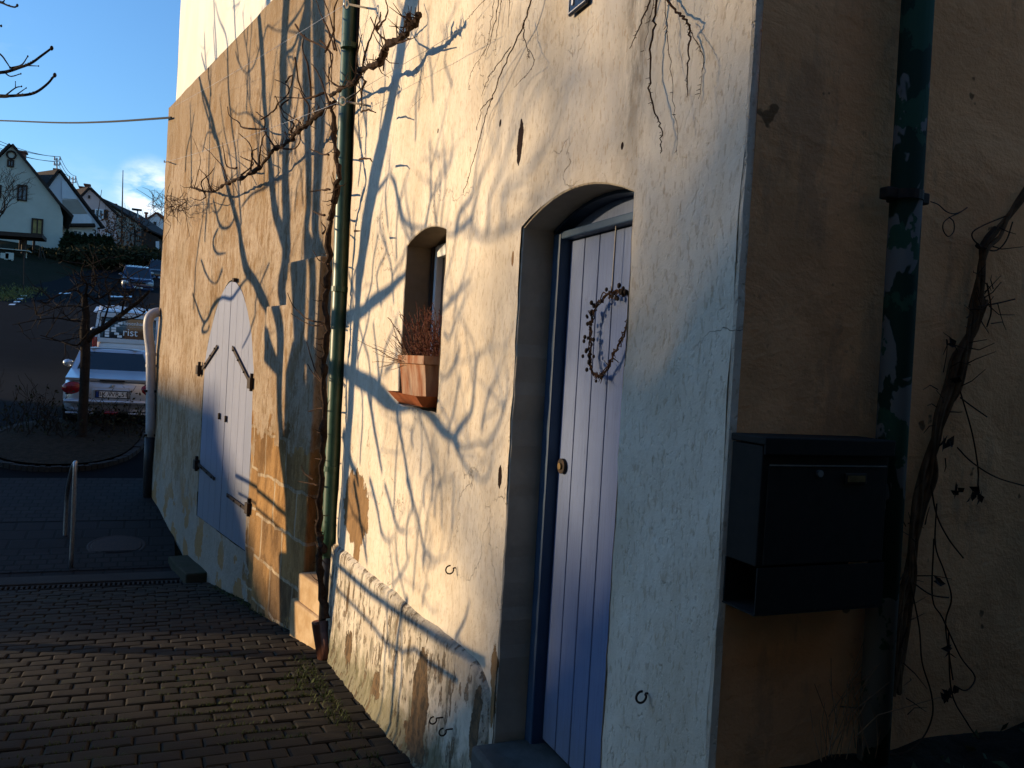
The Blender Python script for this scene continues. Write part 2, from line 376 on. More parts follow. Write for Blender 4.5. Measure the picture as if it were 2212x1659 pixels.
# painted wood doors
def doormat(name, c1, c2):
    m, t, b = new_mat(name); N = NB(t)
    col = N.mix(N.rng(N.noise(3, 6, .6, (1, 1, .4)), .3, .7), c1, c2)
    col = N.mix(N.rng(N.noise(30, 6, .7, (4, 4, .12)), .48, .62, 0, .30), col, tuple(x * .55 for x in c1))
    zc = N.axis(2); col = N.mix(N.rng(N.math('ADD', zc, N.math('MULTIPLY', N.noise(12, 6, .7), .35)), .55, .1, 0, .5), col, (.16, .16, .15))
    col = N.mix(N.rng(N.noise(17, 7, .75, (2.5, 2.5, .35), (3, 1, 4)), .60, .64, 0, .55), col, tuple(x * .55 for x in c1))
    N.L(col, b.inputs['Base Color']); b.inputs['Roughness'].default_value = .55; b.inputs['Specular IOR Level'].default_value = .3
    N.L(N.bump(N.noise(40, 5, .6, (6, 6, .15)), .6, .003), b.inputs['Normal']); return m
MT['bluedoor'] = doormat('pale_blue_door_paint', (.145, .195, .33), (.128, .173, .30))
MT['barndoor'] = doormat('pale_lavender_door_paint', (.225, .25, .345), (.19, .217, .31))
MT['blueframe'] = pmat('dark_blue_paint', (.038, .075, .135), (.03, .06, .11), 6, .5)
MT['iron'] = pmat('black_iron', (.02, .018, .017), (.05, .03, .02), 40, .7, 90, .002, .5, metal=.4)
MT['steel'] = pmat('galvanised_steel', (.42, .42, .42), (.3, .3, .31), 30, .4, metal=.9)
MT['greenpipe'] = pmat('green_pipe_paint', (.035, .095, .062), (.026, .07, .045), 14, .38, 60, .001, .3, spec=.5)
MT['rust'] = pmat('rusty_brown_iron', (.16, .055, .03), (.10, .035, .02), 15, .7, 50, .003, .6)
MT['black'] = pmat('black_paint', (.016, .016, .018), (.01, .01, .011), 20, .5)
MT['greypipe'] = pmat('grey_plastic_pipe', (.42, .41, .42), (.36, .35, .36), 8, .45)
MT['bark'] = pmat('vine_bark', (.050, .031, .02), (.022, .014, .010), 40, .95, 70, .006, 1, spec=.1)
MT['twig'] = pmat('dry_twig', (.065, .035, .02), (.035, .02, .012), 30, .9, spec=.1)
MT['treebark'] = pmat('tree_bark', (.032, .025, .02), (.018, .014, .011), 18, .95, 40, .01, 1, spec=.1)
MT['terra'] = pmat('weathered_terracotta', (.24, .085, .036), (.42, .29, .20), 5, .9, 30, .004, .6, sc=(2, 2, .5), spec=.1)
MT['terra2'] = pmat('terracotta', (.36, .11, .045), (.27, .085, .035), 8, .9, 30, .003, .5, spec=.1)
MT['heather'] = pmat('heather_sprig', (.20, .065, .045), (.11, .05, .025), 40, .9)
MT['heathdry'] = pmat('heather_pale_sprig', (.45, .30, .16), (.26, .14, .07), 40, .9)
MT['soil'] = pmat('dark_soil', (.035, .027, .018), (.018, .015, .010), 12, 1, 20, .03, 1, spec=.1)
MT['grass'] = pmat('grass_green', (.05, .075, .018), (.075, .075, .022), 3, .9, spec=.1)
MT['weed'] = pmat('weed_green', (.035, .055, .012), (.06, .07, .018), 9, .8, spec=.2)
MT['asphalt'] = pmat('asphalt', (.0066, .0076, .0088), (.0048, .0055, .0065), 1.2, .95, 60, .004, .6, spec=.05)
MT['white'] = pmat('white_paint', (.78, .78, .78), (.7, .7, .7), 6, .5)
MT['glass'] = pmat('dark_window_glass', (.02, .025, .03), (.012, .015, .02), 2, .06, spec=.8)
MT['pane'] = pmat('painted_sky_pane', (.10, .13, .17), (.06, .08, .11), 1.5, .15, spec=.6)  # pale blue-grey sky reflection painted into the pane colour
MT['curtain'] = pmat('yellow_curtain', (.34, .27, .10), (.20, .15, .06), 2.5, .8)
MT['dglass'] = pmat('car_glass', (.012, .014, .018), (.008, .01, .012), 2, .05, spec=.7)
MT['rooftile'] = pmat('dark_roof_tile', (.035, .024, .02), (.022, .016, .014), 9, .9, 30, .02, .8)
MT['redtile'] = pmat('red_roof_tile', (.20, .085, .055), (.14, .06, .04), 9, .9, 30, .02, .8)
MT['hgrey'] = pmat('grey_green_render', (.42, .44, .385), (.37, .385, .335), .7, .95)
MT['hwhite'] = pmat('white_render', (.62, .63, .65), (.55, .56, .58), .8, .95)
MT['hpink'] = pmat('pink_render', (.62, .46, .43), (.54, .40, .37), .8, .95)
MT['hbeige'] = pmat('beige_render', (.38, .34, .28), (.32, .29, .24), .8, .95)
MT['dkwood'] = pmat('dark_stained_wood', (.04, .025, .018), (.025, .016, .012), 12, .8)
MT['conifer'] = pmat('conifer_green', (.012, .022, .012), (.02, .03, .012), 8, .95, spec=.1)
MT['hedge'] = pmat('hedge_leaf', (.02, .026, .012), (.035, .03, .014), 5, .95, spec=.1)
MT['redleaf'] = pmat('russet_beech_leaf', (.26, .10, .045), (.17, .07, .03), 3, .95, spec=.1)
MT['wire'] = pmat('black_cable', (.012, .012, .012), (.012, .012, .012), 5, .7)
MT['silver'] = pmat('silver_car_paint', (.50, .53, .58), (.47, .50, .55), 3, .3, metal=.55, coat=.6)
MT['vanwhite'] = pmat('white_car_paint', (.60, .62, .65), (.56, .58, .61), 3, .35, coat=.5)
MT['carblue'] = pmat('navy_car_paint', (.02, .035, .075), (.018, .03, .065), 3, .25, coat=.8)
MT['carblack'] = pmat('black_car_paint', (.012, .012, .016), (.01, .01, .012), 3, .25, coat=.8)
MT['red'] = pmat('red_lamp_lens', (.28, .015, .02), (.22, .012, .016), 8, .15, spec=.6)
MT['lens'] = pmat('clear_lamp_lens', (.45, .47, .5), (.38, .4, .42), 8, .12, spec=.6)
MT['rubber'] = pmat('tyre_rubber', (.015, .015, .015), (.02, .02, .02), 20, .9)
MT['plateblue'] = pmat('blue_enamel', (.02, .06, .25), (.02, .05, .22), 10, .3)
MT['navy'] = pmat('black_blue_enamel', (.012, .016, .03), (.012, .016, .03), 10, .25)
MT['mailbox'] = pmat('anthracite_powder_coat', (.019, .0175, .0155), (.015, .014, .0125), 30, .7, 150, .0006, .3, spec=.1)
MT['brass'] = pmat('worn_brass', (.35, .25, .12), (.2, .14, .07), 40, .4, metal=.9)
MT['stem'] = pmat('dry_brown_stem', (.16, .085, .04), (.09, .048, .025), 30, .9, spec=.1)
MT['string'] = pmat('pale_string', (.5, .45, .35), (.4, .35, .28), 40, .9)
MT['moss'] = pmat('mossy_stone', (.032, .034, .014), (.045, .04, .026), 6, .95, 30, .01, .8)
MT['stepstone'] = pmat('worn_step_stone', (.10, .10, .092), (.06, .06, .052), 6, .9, 30, .006, .8)
MT['concrete'] = pmat('old_concrete', (.026, .024, .021), (.018, .0165, .015), 5, .95, 40, .006, .7)
MT['leafdead'] = pmat('dead_leaf', (.028, .018, .012), (.018, .011, .008), 30, .9)
# yard pavers
m, t, b = new_mat('clay_paver'); N = NB(t)
at_ = N.n('ShaderNodeAttribute'); at_.attribute_name = 'rv'
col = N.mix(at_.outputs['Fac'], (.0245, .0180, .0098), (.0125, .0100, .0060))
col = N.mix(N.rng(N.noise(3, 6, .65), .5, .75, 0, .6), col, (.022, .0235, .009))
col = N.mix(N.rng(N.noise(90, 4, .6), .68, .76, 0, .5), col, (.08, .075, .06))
N.L(col, b.inputs['Base Color']); b.inputs['Roughness'].default_value = .85; b.inputs['Specular IOR Level'].default_value = .2
N.L(N.bump(N.noise(60, 5, .65), .6, .004), b.inputs['Normal']); MT['paver'] = m
def brickmat(name, c1, c2, mortar, w, h, msize=.012):
    m, t, b = new_mat(name); N = NB(t)
    q = N.n('ShaderNodeTexBrick'); q.inputs['Scale'].default_value = 1; q.inputs['Brick Width'].default_value = w; q.inputs['Row Height'].default_value = h
    q.inputs['Mortar Size'].default_value = msize; q.inputs['Mortar Smooth'].default_value = .3; q.inputs['Bias'].default_value = 0
    q.inputs['Color1'].default_value = (*c1, 1); q.inputs['Color2'].default_value = (*c2, 1); q.inputs['Mortar'].default_value = (*mortar, 1)
    N.L(N.tc, q.inputs['Vector'])
    N.L(N.mix(N.rng(N.noise(3, 6, .65), .4, .7, 0, .5), q.outputs['Color'], tuple(x * .6 for x in c1)), b.inputs['Base Color'])
    h1 = N.bump(N.math('SUBTRACT', 1.0, q.outputs['Fac']), .8, .012); N.L(N.bump(N.noise(40, 4, .6), .5, .005, h1), b.inputs['Normal'])
    b.inputs['Roughness'].default_value = .85; b.inputs['Specular IOR Level'].default_value = .2; return m
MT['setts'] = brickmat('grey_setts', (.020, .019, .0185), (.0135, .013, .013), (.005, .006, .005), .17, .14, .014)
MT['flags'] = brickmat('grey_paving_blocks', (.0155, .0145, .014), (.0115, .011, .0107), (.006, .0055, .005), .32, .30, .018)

# ------------------------------------------------------------------ ground, yard, pavement, road
ys = [-60, -30, -10, -4, -2] + [i * .25 for i in range(0, 100)] + [25 + i for i in range(0, 75)] + [100, 110, 120, 130, 160, 220, 320, 600]
xs = [-400, -250, -150, -90, -60, -40, -30, -24, -20, -16, -13, -11, -9.5, -8, -7, -6, -5, -4, -3, -2, -1, 0, 1, 2, 4, 6, 9, 14, 20, 40, 90, 200, 400]
q = MB(); q.grid([[Vector((x, y, g(y) - .07 + bank(x, y) + (.012 if y > 14 else .0) * noise.noise(Vector((x, y, 0)) * 2))) for x in xs] for y in ys])
m, t, b = new_mat('rough_grass_ground'); N = NB(t)
col = N.mix(N.rng(N.noise(.9, 6, .65), .4, .65), (.019, .020, .009), (.026, .022, .012)); col = N.mix(N.rng(N.noise(6, 6, .7), .5, .7, 0, .7), col, (.012, .011, .007))
N.L(col, b.inputs['Base Color']); b.inputs['Roughness'].default_value = 1; b.inputs['Specular IOR Level'].default_value = .05
N.L(N.bump(N.noise(14, 6, .7), 1, .06), b.inputs['Normal']); MT['ground'] = m
struct(q.build('ground', MT['ground'], smooth=True))
# yard of clay pavers, every paver a slightly tilted bevelled block of one sheet
DRAIN_Y = 10.35
def yard():
    vs, fs, rv = [], [], []
    L, H, J = .205, .150, .007
    y = -3.0; row = 0
    while y < DRAIN_Y - .16:
        x = -3.6 + (row % 2) * L / 2 + rnd.uniform(-.02, .02)
        while x < 1.5:
            l = L * rnd.uniform(.985, 1.015)
            if not (y > 6 and x > 1.36 - (y - 6.4) * .19):
                cx, cy = x + l / 2, y + H / 2; hx, hy = l / 2 - J / 2, H / 2 - J / 2
                tx, ty, dz, yaw = rnd.gauss(0, .014), rnd.gauss(0, .016), rnd.gauss(0, .003), rnd.gauss(0, .012)
                und = .018 * noise.noise(Vector((cx * .7, cy * .7, 3)))
                b0 = len(vs); r = rnd.random()
                for k, (ix, iz) in enumerate(((1.0, -.05), (1.0, -.009), (.93, -.0005), (.6, .0012))):
                    for (sx, sy) in ((-1, -1), (1, -1), (1, 1), (-1, 1)):
                        q_ = (0, 0, .010, .035)[k]; lx = sx * (hx - q_); ly = sy * (hy - q_)
                        px, py = cx + lx - yaw * ly, cy + ly + yaw * lx
                        vs.append((px, py, g(py) + und + dz + iz + lx * tx + ly * ty))
                for k in range(3):
                    for e in range(4): fs.append((b0 + k * 4 + e, b0 + k * 4 + (e + 1) % 4, b0 + k * 4 + 4 + (e + 1) % 4, b0 + k * 4 + 4 + e))
                fs.append((b0 + 12, b0 + 13, b0 + 14, b0 + 15)); rv += [r] * 16
            x += l
        y += H; row += 1
    me = bpy.data.meshes.new('yard_paving'); me.from_pydata(vs, [], fs); me.materials.append(MT['paver'])
    a = me.attributes.new('rv', 'FLOAT', 'POINT'); a.data.foreach_set('value', rv)
    o = bpy.data.objects.new('yard_paving', me); COL.objects.link(o); struct(o)
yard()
q = MB(); q.grid([[Vector((x, y, g(y) - .028)) for x in (-3.7, 0, 1.0, 1.25)] for y in [i * .25 for i in range(-12, 41)]])
struct(q.build('yard_joint_sand', MT['soil']))
# kerb strip behind the drain and the setts beyond it
q = MB(); q.box((-1.5, DRAIN_Y + .30, g(DRAIN_Y + .3) - .06), (4.8, .34, .16), bev=.012); struct(q.build('kerb_strip', MT['concrete']))
def sheet(name, mat, x0, x1, y0, y1, dz, n=40, left=None, right=None):
    q = MB(); rows = []
    for i in range(n + 1):
        y = lerp(y0, y1, i / n); a = left(y) if left else x0; c = right(y) if right else x1
        rows.append([Vector((lerp(a, c, k / 6), y, g(y) + dz)) for k in range(7)])
    q.grid(rows); return struct(q.build(name, mat))
sheet('pavement', MT['flags'], -9, .3, DRAIN_Y + .47, 12.6, -.03, 20)
sheet('sett_band', MT['setts'], -9, .3, 11.0, 11.55, -.022, 8)
sheet('sett_pavement', MT['setts'], -9, .3, 12.6, 14.4, -.026, 14)
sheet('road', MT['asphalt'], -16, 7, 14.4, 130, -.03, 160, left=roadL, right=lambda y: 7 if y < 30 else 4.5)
q = MB()
for (a, c) in (((20, 657), (33, 657)), ((30, 651), (43, 651)), ((38, 644.5), (50, 644.5)), ((46, 638), (58, 638))):
    p0 = onG(a[0], a[1]); p1 = onG(c[0], c[1]); 
    q.add([Vector((p.x, p.y + dy, g(p.y + dy) - .018)) for p in (p0, p1) for dy in (-.2, .2)], [(0, 1, 3, 2)])
struct(q.build('road_dashes', MT['white']))
q = MB()
for (x0, x1, yy, w) in ((128, 152, 633, .25), (236, 285, 640, .3), (205, 226, 668, 1.0), (238, 256, 664, .8)):
    p0 = onG(x0, yy); p1 = onG(x1, yy)
    q.add([Vector((p.x, p.y + dy, g(p.y + dy) - .016)) for p in (p0, p1) for dy in (-w, w)], [(0, 1, 3, 2)])
struct(q.build('road_markings', MT['white']))

# ------------------------------------------------------------------ walls with openings
def pip(p, poly):
    c = False; n = len(poly); j = n - 1
    for i in range(n):
        a, d = poly[i], poly[j]
        if (a[1] > p[1]) != (d[1] > p[1]) and p[0] < (d[0] - a[0]) * (p[1] - a[1]) / (d[1] - a[1]) + a[0]: c = not c
        j = i
    return c
def dens(poly, step, jit=0, rr=None):
    o = []; n = len(poly)
    for i in range(n):
        a, c = Vector(poly[i]), Vector(poly[(i + 1) % n]); L = (c - a).length; k = max(1, int(L / step))
        nn = Vector((-(c - a).y, (c - a).x)).normalized() if L > 0 else Vector((0, 0))
        for j in range(k):
            p = a + (c - a) * (j / k)
            if jit and j: p = p + nn * (noise.noise(Vector((p.x * 9, p.y * 9, 5))) * jit * 1.4 + noise.noise(Vector((p.x * 34, p.y * 34, 1))) * jit)
            o.append((p.x, p.y))
    return o
def wall_face(mb, outer, holes, to3d, step=.06, amp=.006, fq=2.2, seed=0, fade=None):
    pts = list(outer); edges = [(i, (i + 1) % len(outer)) for i in range(len(outer))]
    for h in holes:
        b0 = len(pts); pts += h; edges += [(b0 + i, b0 + (i + 1) % len(h)) for i in range(len(h))]
    nb = len(pts)
    x0, x1 = min(p[0] for p in outer), max(p[0] for p in outer); y0, y1 = min(p[1] for p in outer), max(p[1] for p in outer)
    r2 = random.Random(seed)
    nx, ny = int((x1 - x0) / step), int((y1 - y0) / step)
    for i in range(1, nx):
        for j in range(1, ny):
            p = (x0 + (i + r2.uniform(-.25, .25)) * step, y0 + (j + r2.uniform(-.25, .25)) * step)
            if pip(p, outer) and not any(pip(p, h) for h in holes): pts.append(p)
    vs2, _, fs, *_ = geometry.delaunay_2d_cdt([Vector(p) for p in pts], edges, [], 0, 1e-5)
    V3 = []
    for p in vs2:
        d = amp * (noise.noise(Vector((p.x * fq, p.y * fq, seed))) + .5 * noise.noise(Vector((p.x * fq * 3, p.y * fq * 3, seed + 7))))
        V3.append(to3d(p.x, p.y, d))
    F = []
    for f in fs:
        c = sum((vs2[i] for i in f), Vector((0, 0))) / len(f)
        if pip(c, outer) and not any(pip(c, h) for h in holes): F.append(f)
    mb.add(V3, F)
def arch_rect(a, c, z0, zs, rise, n=10):                # rectangle with a segmental arch, a<c
    o = [(a, z0), (c, z0)]
    for i in range(n + 1):
        t = i / n; x = lerp(c, a, t); o.append((x, zs + rise * (1 - (2 * t - 1) ** 2)))
    return o
def inset(poly, d):
    cx = sum(p[0] for p in poly) / len(poly); cy = sum(p[1] for p in poly) / len(poly); o = []
    for p in poly:
        v = Vector((p[0] - cx, p[1] - cy)); sx = d if v.x > 0 else -d; sy = d if v.y > 0 else -d
        o.append((p[0] - sx, p[1] - sy))
    return o
def Wt(y, z, d=0): return Vector((AX - d, y, z))
# --- the white house
house = thing('white_house', 'white lime plastered house with pale blue plank door and ochre end wall', 'house', (AX, RY, .3))
ZT = 6.0
yL = 6.33                                               # far end of the white wall
door_op = dens(arch_rect(2.225, 3.075, -.12, 2.055, .085), .05, .006)
win_op = dens(arch_rect(4.05, 4.80, 1.245, 2.175, .055), .05, .006)
mb = MB()
left_edge = [(onW(740, 1160).y - .0, -.9), ]
outer = dens([(RY + .012, -.9), (yL, -.9), (yL + .02, .4), (yL + .12, 2.5), (yL + .3, ZT), (RY + .012, ZT)], .06, .0)
outer = [(p[0] + (.010 * noise.noise(Vector((p[1] * 5, 3, 0))) if abs(p[0] - RY) < .05 else .012 * noise.noise(Vector((p[1] * 4, 9, 0))) + .006 * noise.noise(Vector((p[1] * 22, 9, 0))) if p[0] > yL - .01 else 0), p[1]) for p in outer]
wall_face(mb, outer, [door_op, win_op], Wt, .055, .010, 1.7, 3)
# rounded lips of the openings
def lip(mb, loop, depth, inn, to3d):
    n = len(loop); l2 = inset(loop, inn); 
    vs = [to3d(*p, 0.0) for p in loop] + [to3d(*p, -inn * 1.2) for p in l2] + [to3d(*p, -depth) for p in l2]
    mb.add(vs, [(i, (i + 1) % n, (i + 1) % n + n, i + n) for i in range(n)])
    return l2, [( i + n, (i + 1) % n + n, (i + 1) % n + 2 * n, i + 2 * n) for i in range(n)], vs
d2, dface, dvs = lip(mb, door_op, .19, .004, Wt); w2, wface, wvs = lip(mb, win_op, .26, .004, Wt)
# arris towards the ochre wall
n_ = 120
rowsA = [[Wt(RY + .012 + .010 * noise.noise(Vector((lerp(-.9, ZT, i / n_) * 5, 3, 0))), lerp(-.9, ZT, i / n_), .0) , Vector((AX + .004 + .004 * noise.noise(Vector((i * .7, 1, 1))), RY + .004, lerp(-.9, ZT, i / n_))), Vector((AX + .022, RY - .001, lerp(-.9, ZT, i / n_)))] for i in range(n_ + 1)]
mb.grid(rowsA)
mb.build('plaster_wall', MT['plaster'], house)
mb = MB(); mb.add(dvs, dface); mb.build('door_reveal', MT['greyrev'], house)
mb = MB(); mb.add(wvs, wface); mb.build('window_reveal', MT['brownrev'], house)
mb = MB(); mb.box((AX + .35, (RY + yL) / 2 + 2.3, 3), (.2, yL - RY + 4, 8)); mb.v = [(max(v[0], AX + .3), v[1], v[2]) for v in mb.v]
mb.build('inner_wall', MT['greyrev'], house)
# ochre end wall
mb = MB()
wall_face(mb, dens([(AX + .020, -.9), (6.5, -.9), (6.5, 7.5), (3.9, 9.6), (AX + .020, 7.2)], .1), [], lambda x, z, d: Vector((x, RY - d, z)), .06, .009, 2.4, 11)
mb.build('ochre_wall', MT['ochre'], house)
mb = MB()
a_, b_, c_ = Vector((AX - .45, RY - .35, 5.85)), Vector((3.9, RY - .35, 9.9)), Vector((6.9, RY - .35, 7.1))
for p0, p1 in ((a_, b_), (b_, c_)):
    mb.add([p0, p1, p1 + Vector((0, 7, 0)), p0 + Vector((0, 7, 0)), p0 + Vector((0, 0, .14)), p1 + Vector((0, 0, .14)), p1 + Vector((0, 7, .14)), p0 + Vector((0, 7, .14))], [(0, 1, 2, 3), (4, 5, 6, 7), (0, 1, 5, 4), (2, 3, 7, 6), (1, 2, 6, 5), (0, 3, 7, 4)])
mb.build('roof', MT['redtile'], house)
# strip of bare stone along the far edge of the plaster
mb = MB()
rows = []
for i in range(70):
    z = -.9 + i * .1; ye = yL - .03 + max(0, (z - .4)) * .05
    rows.append([Wt(ye - .03, z, -.012), Wt(ye + .075 + .012 * noise.noise(Vector((z * 3, 0, 2))), z, -.008), Wt(ye + .10, z, -.12)])
mb.grid(rows); mb.build('bare_edge', MT['bare'], house)
# plinth
mb = MB(); rows = []
NY, NZ = 110, 26
plinth_pts = {}
for i in range(NY + 1):
    y = lerp(3.10, 6.40, i / NY); r = []
    zt = lerp(.255, .075, (i / NY) ** .9) + .012 * noise.noise(Vector((y * 2.5, 0, 0))) + .003 * noise.noise(Vector((y * 9, 0, 0)))
    if y < 3.35: zt -= ((3.35 - y) / .25) ** 2 * .10
    zb = g(y) - .12
    for k in range(NZ + 1):
        if k == 0: z, o = zt + .028, -.012
        elif k == 1: z, o = zt + .004, .020
        else:
            u = (k - 2) / (NZ - 2); z = lerp(zt - .012, zb, u); o = .030 + .035 * u + .06 * max(0, u - .78) / .22
            o += .006 * noise.noise(Vector((y * 3, z * 3, 2))) + .005 * noise.noise(Vector((y * 11, z * 8, 4))) + (.03 * max(0, u - .6) * noise.noise(Vector((y * 7, z * 7, 9))) + .02 * max(0, u - .5) * noise.noise(Vector((y * 20, z * 18, 9))))
        if i in (0,): o = -.02
        r.append(Wt(y, z, o))
    rows.append(r)
mb.grid(rows)
mb.grid([rows[-1], [Vector((p.x + .3 if k else p.x + .2, p.y + .01, p.z)) for k, p in enumerate(rows[-1])]])
mb.build('plinth', MT['plinth'], house, smooth=True)
# peeled patches: irregular bare-stone sheets a few millimetres proud of the plaster
def patch(pxpts, name, mat, off, par, pl=onW, jit=3, thick=.006):
    pts = []
    n = len(pxpts); r2 = random.Random(n * 7 + int(pxpts[0][0]))
    for i in range(n):
        a, c = Vector(pxpts[i]), Vector(pxpts[(i + 1) % n]); k = max(1, int((c - a).length / 7))
        for j in range(k):
            p = a + (c - a) * j / k; pts.append(pl(p.x + r2.uniform(-jit, jit), p.y + r2.uniform(-jit, jit), off))
    nn = VN if pl is onV else Vector((-1, 0, 0))
    mb = MB(); mb.prism(pts, nn * -thick); return mb.build(name, mat, par)
for (px, py) in ((1081, 265), (1083, 268), (867, 297), (1345, 1108)): pass
# doorstep
mb = MB(); mb.box((AX + .10, 2.60, -.075), (.40, .93, .17), bev=.02); mb.build('doorstep', MT['stepstone'], house)
# blue plank door in its frame
DX = AX + .17
dr = MB()
def door_frame():
    f = MB(); y0, y1, zs = 2.237, 3.063, 2.05
    f.box((DX + .005, y1 - .032, 1.02), (.09, .064, 2.04), bev=.006); f.box((DX + .005, y0 + .032, 1.02), (.09, .064, 2.04), bev=.006)
    n = 10
    rows = []
    for i in range(n + 1):
        t = i / n; y = lerp(y1, y0, t); z = zs + .015 + .08 * (1 - (2 * t - 1) ** 2)
        rows.append([Vector((DX - .04, y, z)), Vector((DX - .04, y, z - .022)), Vector((DX + .04, y, z - .022))])
    f.grid(rows)
    f.box((DX - .01, 2.65, 2.03), (.05, .72, .03), bev=.005)
    return f.build('door_frame', MT['blueframe'], house)
dfo = door_frame()
mb = MB(); mb.box((DX + .03, 2.65, 2.09), (.02, .72, .14)); mb.build('transom_panel', MT['bluedoor'], house)
mb = MB(); y = 2.30; ws = [.105] * 7
x_ = 2.996
while x_ > 2.31:
    w = min(.118, x_ - 2.30); mb.box((DX + .025, x_ - w / 2, 1.02), (.036, w - .006, 1.98), bev=.004); x_ -= w
door = mb.build('door', MT['bluedoor'], house)
mb = MB(); mb.box((DX + .05, 2.65, 1.02), (.02, .71, 1.99)); mb.build('door_backing', MT['black'], door)
pk = onW(1217, 1007, -.175)
mb = MB(); mb.tube([pk + Vector((.02, 0, 0)), pk + Vector((-.012, 0, 0))], [.03, .03], 20); mb.build('lock_rosette', MT['iron'], door)
mb = MB(); mb.tube([pk, pk + Vector((-.02, 0, 0))], [.014, .013], 14); mb.build('lock_cylinder', MT['brass'], door)
# window
mb = MB()
wx = AX + .20; wy0, wy1, wz0, wz1 = 4.062, 4.788, 1.26, 2.19
for (c, d) in (((wx, wy1 - .03, 1.72), (.07, .06, .92)), ((wx, wy0 + .03, 1.72), (.07, .06, .92)), ((wx, 4.425, 1.29), (.07, .62, .06)), ((wx, 4.425, 2.15), (.07, .62, .07)), ((wx, 4.425, 1.72), (.05, .05, .80))): mb.box(c, d, bev=.006)
wf = mb.build('window', MT['white'], house)
mb = MB(); mb.box((wx + .01, 4.425, 1.72), (.012, .64, .82)); mb.build('pane', MT['glass'], wf)
mb = MB(); mb.box((wx + .05, 4.775, 1.72), (.2, .03, .95)); mb.build('window_trim', MT['dkwood'], wf)

# ------------------------------------------------------------------ sandstone barn
barn = thing('stone_barn', 'ochre sandstone barn wall with white upper storey and pointed arched door', 'barn', tuple(vpt(3, -1)))
SE = vs_(onV(345, 640))                                 # far end of the wall
ZL = onV(378, 220).z                                    # ledge under the white upper storey
sB0, sB1 = vs_(onV(430, 1000)), vs_(onV(540, 1000))     # barn door jambs (far, near)
zB0 = onV(480, 1150).z - .02; sMid = (sB0 + sB1) / 2; zTip = onV(490, 606).z; zSpr = onV(541, 830).z + .15
def Vt(s, z, d=0): return vpt(s, z, d)
def gothic(a, c, z0, zs, zt, n=9):
    o = [(a, z0), (c, z0)]; m_ = (a + c) / 2
    for i in range(n + 1):
        t = i / n; o.append((lerp(c, m_, t ** 1.15), zs + (zt - zs) * math.sin(t * PI / 2) ** .92 if False else zs + (zt - zs) * (1 - (1 - t) ** 1.9)))
    for i in range(n - 1, -1, -1):
        t = i / n; o.append((lerp(a, m_, t ** 1.15), zs + (zt - zs) * (1 - (1 - t) ** 1.9)))
    return o
bd_op = gothic(sB1, sB0, zB0, zSpr, zTip)
mb = MB()
outer = dens([(-.35, -2.0), (SE, -2.0), (SE, ZL), (-.35, ZL)], .09)
outer = [(p[0] + (.02 * noise.noise(Vector((p[1] * 3, 3, 0))) + .012 * noise.noise(Vector((p[1] * 13, 3, 0))) + (.10 * max(0, .1 - p[1]) if p[0] > SE - .05 else 0) if p[0] > SE - .05 else 0), p[1]) for p in outer]
wall_face(mb, outer, [dens(bd_op, .08, .004)], Vt, .09, .018, 1.1, 21)
# return of the far end, and the ledge
rows = []
for i in range(60):
    z = lerp(-2.0, ZL, i / 59); s_ = SE + .02 * noise.noise(Vector((z * 3, 3, 0))) + .012 * noise.noise(Vector((z * 13, 3, 0))) + .10 * max(0, .1 - z)
    rows.append([Vt(s_, z, 0), Vt(s_ + .03, z, -.04), Vt(s_ + .05, z, -6)])
mb.grid(rows)
mb.grid([[Vt(s, ZL, .0), Vt(s, ZL + .05 + .02 * noise.noise(Vector((s * 5, 0, 0))), -.09)] for s in [i * .1 - .35 for i in range(int((SE + .4) / .1) + 2)]])
mb.build('stone_wall', MT['sandwall'], barn)
mb = MB()
wall_face(mb, dens([(-.35, ZL + .02), (SE - .03, ZL + .02), (SE - .03, ZL + 3.6), (-.35, ZL + 3.6)], .3), [], lambda s, z, d: Vt(s, z, -.085 + d), .15, .008, 1.5, 31)
rows = [[Vt(SE - .03, z, -.085), Vt(SE - .03, z, -6)] for z in (ZL + .02, ZL + 3.6)]; mb.grid(rows)
mb.build('upper_wall', MT['upper'], barn)
mb = MB(); e0 = Vt(-.3, ZL + 3.55, .4); e1 = Vt(SE + .4, ZL + 3.55, .4); rg = Vt(0, ZL + 6.5, -4.0) - Vt(0, ZL + 3.55, .4)
mb.add([e0, e1, e1 + rg, e0 + rg, e0 + Vector((0, 0, .12)), e1 + Vector((0, 0, .12)), e1 + rg + Vector((0, 0, .12)), e0 + rg + Vector((0, 0, .12))], [(0, 1, 2, 3), (4, 5, 6, 7), (0, 1, 5, 4), (1, 2, 6, 5), (2, 3, 7, 6), (3, 0, 4, 7)])
mb.build('roof', MT['redtile'], barn)
# barn door leaves
def leaf(side):
    mb = MB(); s0 = sMid if side < 0 else sB0 - .012; s1 = sB1 + .012 if side < 0 else sMid
    s0, s1 = max(s0, s1), min(s0, s1)
    if side < 0: s0 -= .006
    else: s1 += .006
    k = 4; w = (s0 - s1) / k
    for i in range(k):
        a, c = s1 + i * w + .003, s1 + (i + 1) * w - .003
        def top(s):
            u = abs(s - sMid) / abs(sB0 - sMid); t = max(0, 1 - u) ** (1 / 1.15); return zSpr + (zTip - zSpr) * (1 - (1 - t) ** 1.9) - .02
        poly = [Vt(a, zB0, .0), Vt(c, zB0, .0)] + [Vt(lerp(c, a, j / 5), top(lerp(c, a, j / 5)), .0) for j in range(6)]
        mb.prism([p + VN * -.005 for p in poly], VN * -.03)
    return mb.build('door_leaf', MT['barndoor'], barn)
lfL, lfR = leaf(1), leaf(-1)
